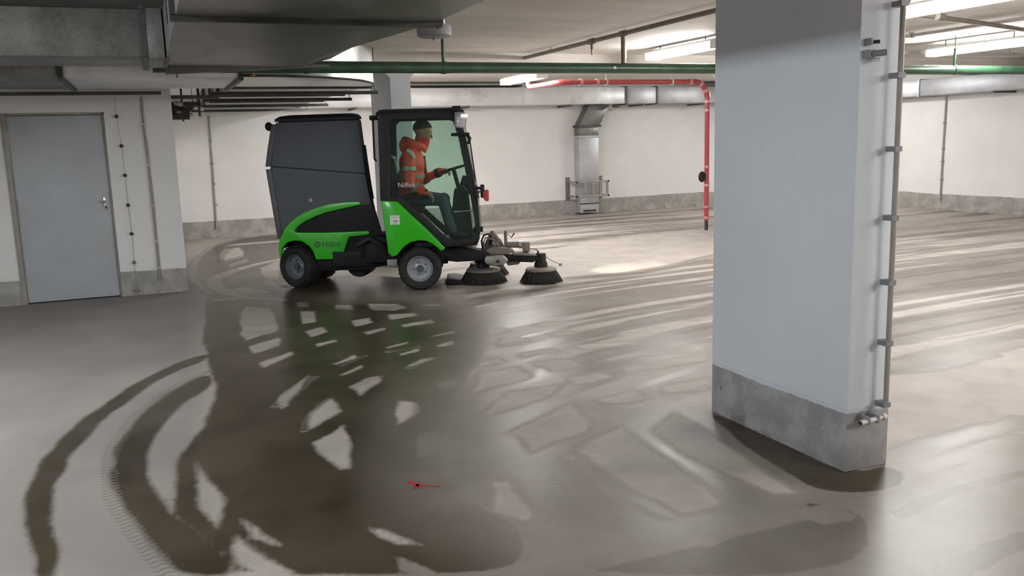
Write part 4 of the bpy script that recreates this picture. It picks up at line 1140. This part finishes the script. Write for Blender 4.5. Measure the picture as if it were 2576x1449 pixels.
# joint and front chassis
MB().box(-1.0, .30, .25, .62, .24, .42).build('front_chassis', 'black_plastic', sw, bevel=.01)
MB().prism([(-.62, .30), (-.25, .30), (-.30, .52), (-.42, .60), (-.60, .56)], .12, .74).build('joint_housing', 'black_plastic', sw, bevel=.012)
MB().tube([(-.70, .10, .50), (-.55, .06, .58), (-.42, .08, .50), (-.36, .12, .42)], .03, 10).build('joint_hose', 'charcoal_plastic', sw, smooth=True)
MB().box(-.36, -.25, -.03, .0, .275, .345).build('chassis_label', 'grey_box', sw, bevel=.003)
MB().tube([(0, -.02, .237), (0, .86, .237)], .045, 12).build('front_axle', 'black_plastic', sw, smooth=True)
MB(RT).tube([(0, .05, .242), (0, WR - .1, .242)], .045, 12).build('rear_axle', 'black_plastic', sw, smooth=True)

# front body
FG = [(-.385, 1.0), (-.21, .985), (.04, .725), (.285, .462), (.275, .437), (.235, .43), (.205, .46), (.15, .51), (.08, .543), (0, .552), (-.09, .534), (-.16, .49), (-.215, .43), (-.245, .395), (-.30, .382), (-.338, .42), (-.352, .6), (-.37, .8)]
for a, b_ in ((-.080, -.025), (.865, .92)):
    MB().prism(FG, a, b_).build('front_fender', 'sweeper_green', sw, bevel=.012, seg=3)
MB().prism([(-.24, .41), (-.16, .505), (-.09, .545), (0, .562), (.08, .552), (.16, .52), (.24, .445), (.25, .50), (.1, .64), (-.2, .62), (-.30, .50)], -.024, .12).build('arch_liner', 'black_plastic', sw)
MB().prism([(-.30, .28), (-.30, .60), (.10, .60), (.27, .45), (.27, .28)], .13, .15).build('wheel_liner', 'black_plastic', sw)
MB().prism([(-.38, .97), (-.22, .96), (.18, .54), (.05, .565), (-.10, .56), (-.30, .50)], -.025, .865).build('front_body', 'black_plastic', sw)
st_ = MB().box(-.30, -.195, -.083, -.0795, .735, .835).build('sticker', 'label_white', sw)
for (z0, z1, u1) in ((.812, .818, -.21), (.762, .782, -.215), (.742, .748, -.225)):
    MB().box(-.285 if z0 > .8 else -.265, u1, -.0845, -.083, z0, z1).build('sticker_print', 'label_grey', st_)

# cab
CO = [(-.395, .995), (-.385, 1.45), (-.378, 1.86), (-.33, 1.93), (.40, 1.93), (.50, 1.88), (.556, 1.66), (.615, 1.335), (.665, .99), (.68, .62), (.655, .525), (.58, .49), (.30, .468), (-.21, .985)]
CI = [(-.285, 1.03), (-.272, 1.45), (-.262, 1.82), (-.22, 1.86), (.36, 1.86), (.42, 1.84), (.475, 1.66), (.532, 1.335), (.588, .99), (.632, .66), (.615, .58), (.56, .55), (.335, .545), (-.17, 1.03)]
for a, b_ in ((-.065, -.02), (.86, .905)):
    MB().ring(CO, CI, a, b_).build('door_frame', 'charcoal_plastic', sw, bevel=.008)
CG = [(p[0] + (.005 if p[0] < 0 else -.0), p[1]) for p in CI]
for a, b_ in ((-.045, -.041), (.881, .885)):
    MB().prism(CG, a, b_).build('side_window', 'tinted_glass', sw)
# windscreen
ws = [(.515, 1.86), (.545, 1.66), (.603, 1.335), (.653, .99), (.668, .64), (.645, .545)]
MB().loft([[(u, 0.0, z), (u + .004, 0.0, z), (u + .03, .42, z), (u + .004, .84, z), (u, .84, z), (u + .026, .42, z)] for u, z in ws]).build('windscreen', 'tinted_glass', sw, smooth=True)
MB().loft([[(u - .006, -.02, z), (u + .012, -.02, z), (u + .012, .86, z), (u - .006, .86, z)] for u, z in ((.635, .49), (.652, .53), (.662, .56))]).build('front_sill', 'charcoal_plastic', sw)
# roof, rear wall
MB().loft([[(u0, v0, z), (u1, v0, z), (u1, v1, z), (u0, v1, z)] for u0, u1, v0, v1, z in ((-.39, .53, -.06, .90, 1.905), (-.395, .55, -.068, .908, 1.93), (-.36, .52, -.05, .89, 1.962), (-.30, .46, 0, .84, 1.972))]).build('cab_roof', 'charcoal_plastic', sw, smooth=True)
MB().prism([(-.395, .99), (-.37, .99), (-.362, 1.25), (-.39, 1.25)], -.02, .86).build('rear_wall', 'black_plastic', sw)
MB().prism([(-.388, 1.25), (-.380, 1.25), (-.372, 1.88), (-.38, 1.88)], -.02, .86).build('rear_window', 'tinted_glass', sw)
MB().box(-.345, -.285, -.015, .05, 1.35, 1.80).build('pillar_trim', 'hopper_edge', sw, bevel=.01)
MB().tube([(-.435, -.05, 1.86), (-.425, -.085, 1.85), (-.43, -.085, 1.45), (-.42, -.05, 1.43)], .012, 8).build('grab_handle', 'black_plastic', sw, smooth=True)
MB().box(-.47, -.38, -.03, .05, 1.86, 1.91).build('roof_clip', 'black_plastic', sw, bevel=.01)
# cab inside
MB().box(-.05, .64, 0, .84, .47, .52).build('cab_floor', 'black_plastic', sw, bevel=.004)
se = MB().prism([(-.36, .95), (.02, .93), (.06, .89), (.04, .83), (-.30, .82), (-.38, .86)], .17, .67).build('seat_cushion', 'charcoal_plastic', sw, bevel=.02, seg=3)
MB().prism([(-.37, .95), (-.27, .95), (-.24, 1.2), (-.26, 1.46), (-.33, 1.48), (-.37, 1.2)], .19, .65).build('seat_back', 'charcoal_plastic', sw, bevel=.025, seg=3)
MB().box(-.30, -.05, .22, .62, .52, .84).build('seat_base', 'black_plastic', sw, bevel=.01)
MB().box(-.18, .12, .10, .165, 1.0, 1.035).build('armrest', 'black_plastic', sw, bevel=.01)
MB().tube([(.06, .13, 1.03), (.10, .13, 1.09)], .012, 8).build('joystick', 'black_plastic', sw, smooth=True)
MB().prism([(.34, .52), (.60, .52), (.56, 1.05), (.50, 1.12), (.40, 1.08), (.36, .80)], .30, .56).build('console', 'charcoal_plastic', sw, bevel=.02)
MB().prism([(.44, 1.06), (.58, 1.00), (.56, 1.20), (.50, 1.22)], .48, .78).build('instrument_panel', 'charcoal_plastic', sw, bevel=.01)
MB().tube([(.46, .42, 1.05), (.40, .42, 1.30)], .025, 10).build('steering_column', 'black_plastic', sw, smooth=True)
ax = Vector((-.24, 0, .97)).normalized()
cw = Vector((.395, .42, 1.305))
e1, e2 = Vector((ax.z, 0, -ax.x)), Vector((0, 1, 0))
rimp = [tuple(cw + e1 * (.17 * math.cos(a)) + e2 * (.17 * math.sin(a))) for a in [2 * PI * i / 32 for i in range(33)]]
stw = MB().tube(rimp, .013, 8, cap=False).build('steering_wheel', 'black_plastic', sw, smooth=True)
for a in (0, 2.1, 4.2):
    MB().tube([tuple(cw), tuple(cw + e1 * (.17 * math.cos(a)) + e2 * (.17 * math.sin(a)))], .009, 6).build('spoke', 'black_plastic', stw)
MB().lathe([(.004, -.01), (.035, -.01), (.04, .01), (.004, .015)], cw, ax, 16).build('steering_hub', 'black_plastic', stw, smooth=True)
MB().tube([(.60, -.055, .86), (.60, -.075, .86), (.40, -.075, .855), (.40, -.055, .855)], .008, 8).build('door_handle', 'steel_grey', sw, smooth=True)
MB().box(.10, .62, .10, .72, 1.03, 1.045).build('parcel_shelf', 'black_plastic', sw) if False else None
# sticker with the maker's name in the side glass
text_part('Nilfisk', .075, 'letter_pale', sw, 'window_lettering', lambda x, y, d: (-.20 + x, -.0465 - d, 1.135 + y), .0008)
# work light, wiper, mirror
wl = MB().prism([(.44, 1.76), (.56, 1.74), (.58, 1.88), (.53, 1.92), (.45, 1.92)], -.10, -.06).build('work_light', 'grey_box', sw, bevel=.008)
MB().box(.52, .585, -.105, -.055, 1.868, 1.89).build('led_strip', 'led_glow', wl)
MB().prism([(.46, 1.77), (.55, 1.755), (.565, 1.86), (.47, 1.87)], -.104, -.0995).build('light_lens', 'lamp_lens', wl, bevel=.004)
MB().box(.42, .52, -.09, .10, 1.925, 1.985).build('light_housing', 'charcoal_plastic', sw, bevel=.015)
MB().box(.40, .60, -.105, -.07, 1.665, 1.70).build('mirror_arm', 'black_plastic', sw, bevel=.01)
MB().tube([(.56, -.08, 1.69), (.60, -.09, 1.64), (.585, -.08, 1.58)], .02, 8).build('wiper_motor', 'black_plastic', sw, smooth=True)
MB().tube([(.60, .02, 1.62), (.645, .30, 1.2), (.66, .42, .95)], .007, 6).build('wiper', 'black_plastic', sw)
mr_ = MB().tube([(.655, -.05, 1.10), (.70, -.11, 1.105), (.735, -.125, 1.06)], .016, 8).build('mirror_stalk', 'black_plastic', sw, smooth=True)
MB().loft([[(u, v0, z0), (u, v1, z0), (u, v1, z1), (u, v0, z1)] for u, v0, v1, z0, z1 in ((.72, -.15, -.10, 1.00, 1.06), (.745, -.175, -.08, .965, 1.085), (.775, -.18, -.075, .965, 1.085), (.785, -.17, -.085, .975, 1.075))]).build('mirror_shell', 'mirror_orange', mr_, smooth=True)
MB().box(.675, .71, -.06, -.01, .62, .68).build('door_hinge', 'black_plastic', sw, bevel=.008)
MB().tube([(.665, .84, 1.0), (.72, .95, 1.02)], .014, 8).build('far_mirror_stalk', 'black_plastic', sw, smooth=True)
MB().box(.70, .75, .93, 1.03, .93, 1.09).build('far_mirror', 'black_plastic', sw, bevel=.012)

# ---------------- front brush gear
for v0, v1 in ((.14, .22), (.62, .70)):
    MB().prism([(.22, .30), (.22, .41), (.45, .43), (.76, .385), (.80, .34), (.78, .28), (.40, .27)], v0, v1).build('lift_arm', 'black_plastic', sw, bevel=.006)
MB().prism([(.40, .435), (.70, .41), (.73, .375), (.40, .385)], .225, .615).build('cross_plate', 'steel_grey', sw, bevel=.005)
MB().prism([(.70, .37), (.815, .585), (.835, .58), (.93, .45), (.96, .38), (.90, .33), (.74, .33)], .26, .30).build('pivot_bracket', 'dusty_metal', sw, bevel=.004)
MB().prism([(.70, .37), (.80, .57), (.83, .575), (.93, .45), (.96, .38), (.90, .33), (.74, .33)], .50, .54).build('pivot_bracket', 'dusty_metal', sw, bevel=.004)
MB().tube([(.835, .22, .46), (.835, .58, .46)], .022, 10).build('pivot_pin', 'handle_alu', sw, smooth=True)
MB().tube([(.70, .20, .40), (.69, .18, .50), (.72, .18, .56), (.77, .20, .57), (.80, .24, .52), (.78, .26, .44)], .011, 8).build('hydraulic_hose', 'black_plastic', sw, smooth=True)
MB().tube([(.72, .24, .38), (.71, .22, .47), (.74, .22, .53), (.82, .22, .50), (.88, .24, .42)], .010, 8).build('hydraulic_hose', 'dusty_metal', sw, smooth=True)
MB().tube([(.74, .22, .39), (.82, .18, .42), (.88, .2, .48), (.86, .24, .52)], .010, 8).build('hydraulic_hose', 'dusty_metal', sw, smooth=True)
MB().prism([(.72, .385), (.80, .42), (.98, .41), (1.06, .36), (.98, .335), (.78, .34)], .14, .40).build('arm_cover', 'dusty_metal', sw, bevel=.01)
MB().prism([(.73, .33), (.93, .335), (.985, .28), (.93, .235), (.74, .24), (.71, .28)], .05, .30).build('brush_hood', 'steel_grey', sw, bevel=.012)
MB().lathe([(.018, 0), (.018, .03), (.004, .032)], (.86, .05, .275), (0, -1, 0), 10).build('hood_bolt', 'dark_iron', sw)
ps = MB().tube([(.965, .24, .37), (.965, .24, .575)], .020, 10).build('parking_post', 'dusty_metal', sw, smooth=True)
MB().tube([(.965, .24, .575), (.965, .24, .592)], .012, 8).build('post_cap', 'dark_iron', ps)
MB().tube([(.985, .24, .56), (1.03, .24, .515), (1.065, .24, .565)], [.004, .008, .011], 8).build('lever', 'dusty_metal', ps, smooth=True)
MB().tube([(.98, .24, .435), (1.15, .24, .43)], .035, 12).build('lift_cylinder', 'dusty_metal', sw, smooth=True)
MB().tube([(1.11, .24, .43), (1.145, .24, .43)], .043, 12).build('cylinder_ring', 'handle_alu', sw, smooth=True)
m_ = MB().box(1.155, 1.235, .18, .30, .355, .46).build('hydraulic_motor', 'dusty_metal', sw, bevel=.008)
MB().tube([(1.19, .24, .36), (1.19, .24, .33)], .03, 10).build('motor_seat', 'dark_iron', m_)
MB().tube([(1.23, .22, .385), (1.31, .18, .38), (1.325, .17, .35)], .005, 6).build('marker_wire', 'dark_iron', m_)
MB().ellipsoid((1.325, .17, .345), (.014, .014, .018), 8, 6).build('marker_knob', 'dark_iron', m_, smooth=True)
MB().prism([(.90, .325), (1.16, .335), (1.30, .31), (1.33, .27), (1.26, .235), (1.05, .25), (.90, .27)], .14, .22).build('reach_arm', 'black_plastic', sw, bevel=.006)
MB().prism([(1.03, .345), (1.14, .35), (1.30, .325), (1.31, .31), (1.05, .325)], .12, .30).build('reach_arm_cover', 'dusty_metal', sw, bevel=.004)
MB().prism([(.95, .255), (1.14, .265), (1.10, .215), (.98, .205)], .16, .21).build('blue_gusset', 'hopper_edge', sw, bevel=.004)

def brush(cu, cv, r_top, r_bot, tilt, motor):
    c = Vector((cu, cv, 0))
    base = MB().lathe([(.02, .175), (r_top * .75, .175), (r_top, .165), (r_top + .012, .155), (r_top + .012, .135), (r_top - .01, .125), (.02, .125)], c, (0, 0, 1), 36).build('brush_disc', 'dusty_metal', sw, smooth=True)
    sk = MB().lathe([(r_top * .9, .125), (r_top + .01, .12), (r_bot * .93, .02), (r_bot * .90, .004), (r_top * .7, .02)], c, (0, 0, 1), 40).build('bristle_core', 'bristle', base, smooth=True)
    tf = MB()
    for i in range(150):
        a = 2 * PI * i / 150 + random.uniform(-.02, .02)
        rb = r_bot * random.uniform(.92, 1.07)
        lean = random.uniform(.02, .12)
        p0 = c + Vector((math.cos(a) * (r_top + .004), math.sin(a) * (r_top + .004), .125))
        p1 = c + Vector((math.cos(a + lean * .5) * (r_top + rb) / 2 * 1.01, math.sin(a + lean * .5) * (r_top + rb) / 2 * 1.01, .065))
        p2 = c + Vector((math.cos(a + lean) * rb, math.sin(a + lean) * rb, .003 + random.uniform(0, .006)))
        tf.tube([p0, p1, p2], [.007, .007, .002], 4, cap=False)
    tag(tf.build('bristles', 'bristle', base), kind='stuff')
    if motor:
        MB().lathe([(.01, .33), (.055, .33), (.062, .31), (.062, .24), (.075, .22), (.075, .17)], c, (0, 0, 1), 20).build('brush_motor', 'black_plastic', base, smooth=True)
        MB().tube([c + Vector((.05, 0, .29)), c + Vector((.14, -.04, .235)), c + Vector((.22, -.05, .205))], .005, 6).build('feeler_wire', 'handle_alu', base)
        MB().box(cu + .20, cu + .235, cv - .065, cv - .035, .185, .215).build('feeler_end', 'steel_grey', base, bevel=.004)
    return base
brush(.70, .31, .185, .265, 0, True)
brush(.74, .86, .185, .265, 0, True)
b2 = brush(1.355, .20, .165, .235, 0, True)
MB().box(1.30, 1.42, .055 - .012, .055, .075, .10).build('brush_mark', 'steel_grey', b2) if False else None
MB().prism([(.27, .012), (.46, .012), (.46, .035), (.36, .055), (.27, .05)], .16, .74).build('dirt_flap', 'black_plastic', sw, bevel=.004)
MB().prism([(.60, .18), (.62, .30), (.78, .30), (.80, .18)], .74, .80).build('far_brush_arm', 'black_plastic', sw)

# the sweeper's own floodlight: throws the bright patch ahead of the machine
sl = bpy.data.lights.new('floodlight', 'SPOT')
sl.energy = 600
sl.color = (1.0, .90, .74)
sl.spot_size = math.radians(17)
sl.spot_blend = .8
sl.shadow_soft_size = .03
so = bpy.data.objects.new('floodlight', sl)
COL.objects.link(so)
so.parent = sw
so.location = (.62, -.08, 1.80)
tgt = Matrix.Rotation(-SW_RZ, 3, 'Z') @ (Vector((5.35, 9.35, 0)) - Vector(SW_LOC))
so.rotation_euler = (tgt - so.location).to_track_quat('-Z', 'Y').to_euler()

# ------------------------------------------------------------------ the driver, seated in the cab (machine's own axes)
pr = thing('person', 'person in orange reflective jacket and dark trousers driving the sweeper', 'person', SW_LOC, SW_RZ)
pr.location = Vector(SW_LOC) + Matrix.Rotation(SW_RZ, 3, 'Z') @ Vector((-.12, .42, .94))
PX = lambda x, y, z: (x + .12, y - .42, z - .94)

def limb(mb, pts, rs, n=12):
    """tapered limb with rounded joints"""
    mb.tube(pts, rs, n)
    for p, r in zip(pts, rs):
        mb.ellipsoid(p, (r, r, r), 12, 8)
    return mb

def fuse(o, voxel, smooth=4):
    m = o.modifiers.new('fuse', 'REMESH')
    m.mode = 'VOXEL'
    m.voxel_size = voxel
    m.use_smooth_shade = True
    s = o.modifiers.new('relax', 'SMOOTH')
    s.factor = .5
    s.iterations = smooth
    return o

HC = Vector((.075, .42, 1.728))
HS = 1.1            # head centre
tilt = Matrix.Rotation(math.radians(20), 3, 'Y') @ Matrix.Rotation(math.radians(-8), 3, 'Z')
def hp(x, y, z):
    return tuple(HC + tilt @ (Vector((x, y, z)) * HS))

b = MB(PX)
b.ellipsoid(hp(-.012, 0, .025), (0.1056, 0.0836, 0.0968), 24, 16, tilt)          # skull
b.ellipsoid(hp(.022, 0, -.045), (0.0704, 0.0638, 0.0825), 20, 12, tilt)          # face and jaw
b.ellipsoid(hp(.055, 0, -.092), (0.0242, 0.0264, 0.0198), 12, 8, tilt)           # chin
b.tube([hp(.082, 0, .012), hp(.106, 0, -.028)], [.008, .014], 10)          # nose
b.ellipsoid(hp(.104, 0, -.03), (0.0143, 0.0154, 0.0121), 10, 8, tilt)
b.ellipsoid(hp(.066, .03, .02), (0.0176, 0.0286, 0.0121), 10, 8, tilt)           # brow
b.ellipsoid(hp(.066, -.03, .02), (0.0176, 0.0286, 0.0121), 10, 8, tilt)
b.ellipsoid(hp(.060, .034, -.03), (0.0220, 0.0220, 0.0198), 10, 8, tilt)           # cheeks
b.ellipsoid(hp(.060, -.034, -.03), (0.0220, 0.0220, 0.0198), 10, 8, tilt)
for s_ in (-1, 1):
    b.ellipsoid(hp(-.008, s_ * .078, -.012), (0.0187, 0.0099, 0.0330), 10, 8, tilt)   # ears
limb(b, [hp(-.015, 0, -.06), (.01, .42, 1.58), (-.04, .42, 1.49)], [.052, .052, .06])
# trunk and limbs under the clothes
b.ellipsoid((-.085, .42, 1.33), (.10, .165, .17), 20, 12)
b.ellipsoid((-.12, .42, 1.12), (.095, .15, .15), 20, 12)
b.ellipsoid((-.13, .42, 1.01), (.115, .165, .075), 20, 12)
RS, RE, RW = (-.09, .235, 1.465), (-.085, .165, 1.16), (.08, .165, 1.055)
LS, LE, LW = (-.04, .60, 1.465), (.07, .63, 1.20), (.245, .535, 1.27)
limb(b, [RS, RE, RW], [.055, .042, .030])
limb(b, [LS, LE, LW], [.055, .042, .030])
limb(b, [(-.10, .33, 1.0), (.27, .29, .96), (.36, .30, .62)], [.085, .062, .045])
limb(b, [(-.10, .51, 1.0), (.27, .545, .96), (.36, .55, .62)], [.085, .062, .045])

def hand(wr, fwd, up_, out, curl, thumb_side):
    """palm, four unequal curled fingers and a thumb from the side of the palm"""
    wr, fwd, up_, out = Vector(wr), Vector(fwd).normalized(), Vector(up_).normalized(), Vector(out).normalized()
    b.tube([wr, wr + fwd * .035, wr + fwd * .085], [.028, .034, .033], 12)
    b.ellipsoid(tuple(wr + fwd * .055), (.036, .036, .022), 12, 8)
    ln = (.072, .080, .075, .060)
    for i in range(4):
        o_ = out * ((i - 1.5) * .0195)
        p0 = wr + fwd * .078 + o_
        d1 = (fwd * math.cos(curl * .5) - up_ * math.sin(curl * .5))
        d2 = (fwd * math.cos(curl * 1.4) - up_ * math.sin(curl * 1.4))
        d3 = (fwd * math.cos(curl * 2.3) - up_ * math.sin(curl * 2.3))
        L = ln[i]
        p1, = (p0 + d1 * L * .45,)
        p2 = p1 + d2 * L * .32
        p3 = p2 + d3 * L * .25
        limb(b, [p0, p1, p2, p3], [.0100, .0095, .0088, .0078], 8)
    q0 = wr + fwd * .03 + out * (thumb_side * .026)
    q1 = q0 + fwd * .03 + out * (thumb_side * .024) - up_ * .012
    q2 = q1 + fwd * .03 + out * (thumb_side * .004) - up_ * .016
    limb(b, [q0, q1, q2], [.0125, .0105, .0088], 8)
hand(RW, (.72, -.05, -.38), (.35, 0, .8), (0, 1, 0), .85, 1)
hand(LW, (.85, -.28, .12), (-.1, 0, 1), (.3, .95, 0), .9, -1)
body = fuse(b.build('body', 'skin', pr), .0058, 3)

# hair cap
h = MB(PX)
for j in range(9):
    pass
hv, hf = [], []
NU, NV = 28, 10
for j in range(NV + 1):
    th = math.radians(8 + 92 * j / NV)
    for i in range(NU):
        ph = 2 * PI * i / NU
        back = .5 - .5 * math.cos(ph)                        # 0 at the forehead, 1 at the nape
        t2 = math.radians(2) + th * (.62 + .58 * back)
        r = (.101, .081, .093)
        hv.append(hp(-.016 + r[0] * math.sin(t2) * math.cos(ph), r[1] * math.sin(t2) * math.sin(ph), .027 + r[2] * math.cos(t2)))
for j in range(NV):
    for i in range(NU):
        i2 = (i + 1) % NU
        hf.append((j * NU + i, (j + 1) * NU + i, (j + 1) * NU + i2, j * NU + i2))
hf.append(tuple(range(NU)))
h.add(hv, hf)
ho = h.build('hair', 'hair', pr, smooth=True)
so_ = ho.modifiers.new('thick', 'SOLIDIFY')
so_.thickness = .008
for s_ in (-1, 1):
    MB(PX).ellipsoid(hp(.074, s_ * .031, .003), (.010, .014, .007), 10, 8, tilt).build('eye', 'eye_white', pr, smooth=True)
    MB(PX).tube([hp(.083, s_ * .014, .020), hp(.082, s_ * .032, .025), hp(.070, s_ * .052, .019)], .004, 6).build('eyebrow', 'hair', pr, smooth=True)
MB(PX).ellipsoid(hp(.084, 0, -.066), (.010, .022, .006), 12, 8, tilt).build('mouth', 'lips', pr, smooth=True)

# jacket
j = MB(PX)
j.ellipsoid((-.065, .42, 1.375), (.150, .205, .175), 24, 14)
j.ellipsoid((-.08, .42, 1.23), (.152, .195, .17), 24, 14)
j.ellipsoid((-.105, .42, 1.09), (.135, .19, .12), 24, 14)
j.tube([(-.12, .42, .985), (-.115, .42, 1.10), (-.10, .42, 1.25)], [.165, .16, .15], 20)
limb(j, [RS, RE, RW], [.082, .066, .050])
limb(j, [LS, LE, LW], [.082, .066, .050])
j.ellipsoid((-.07, .42, 1.53), (.115, .15, .07), 18, 10)
jo = fuse(j.build('jacket', 'jacket_orange', pr), .010, 3)
hd_ = MB(PX)
loop = []
for k_ in range(25):
    a = 2 * PI * k_ / 24
    loop.append((-.03 + .105 * math.cos(a), .42 + .12 * math.sin(a), 1.595 - .045 * math.cos(a)))
hd_.tube(loop, .046, 10, cap=False)
hd_.ellipsoid((-.145, .42, 1.575), (.06, .125, .085), 16, 10)
fuse(hd_.build('hood', 'jacket_orange', jo), .010, 3)
MB(PX).tube([(.02, .42, 1.53), (.06, .42, 1.60), (.085, .42, 1.665)], [.085, .078, .073], 18).build('neck_gaiter', 'gaiter_red', pr, smooth=True)
MB(PX).tube([(.075, .40, 1.46), (.085, .39, 1.30), (.075, .39, 1.14)], [.012, .012, .012], 8).build('jacket_zip', 'charcoal_plastic', jo, smooth=True)
def band(z, rx, ry, cx, hgt, name='reflective_band'):
    lo = [(cx + rx * math.cos(a), .42 + ry * math.sin(a), z - hgt) for a in [2 * PI * i / 32 for i in range(32)]]
    hi = [(p[0] + .004, p[1], z + hgt) for p in lo]
    MB(PX).loft([lo, hi], cap=False).build(name, 'reflective_band', jo, smooth=True)
band(1.235, .158, .206, -.082, .022)
band(1.125, .156, .206, -.092, .022)
def sleeve_band(p, q, f0, f1, r):
    p, q = Vector(p), Vector(q)
    MB(PX).tube([p.lerp(q, f0), p.lerp(q, f1)], r, 20, cap=False).build('sleeve_band', 'reflective_band', jo, smooth=True)
sleeve_band(RS, RE, .42, .56, .081)
sleeve_band(RE, RW, .30, .48, .066)
sleeve_band(LS, LE, .45, .60, .081)
MB(PX).tube([(-.10, .185, 1.53), (-.05, .165, 1.50), (-.02, .16, 1.44)], [.018, .022, .018], 8).build('shoulder_highlight', 'label_white', jo, smooth=True)  # white piece standing in for the highlight on the shoulder
MB(PX).tube([Vector(LE).lerp(Vector(LW), .72), LW], [.056, .052], 14).build('cuff', 'charcoal_plastic', jo, smooth=True)

# trousers and boots
tr = MB(PX)
tr.ellipsoid((-.125, .42, 1.0), (.135, .18, .07), 20, 12)
limb(tr, [(-.10, .33, .995), (.27, .29, .955), (.355, .30, .625)], [.095, .077, .062])
limb(tr, [(-.10, .51, .995), (.27, .545, .955), (.355, .55, .625)], [.095, .077, .062])
fuse(tr.build('trousers', 'trousers_blue', pr), .010, 3)
for v in (.30, .55):
    bt = MB(PX)
    limb(bt, [(.36, v, .64), (.37, v, .575)], [.052, .050])
    bt.ellipsoid((.43, v, .56), (.115, .047, .042), 16, 10)
    fuse(bt.build('boot', 'boot_black', pr), .008, 2)
MB(PX).tube([(-.16, .20, 1.02), (-.02, .20, 1.055), (.015, .42, 1.07), (-.02, .64, 1.055)], .014, 8).build('seat_belt', 'charcoal_plastic', pr, smooth=True)
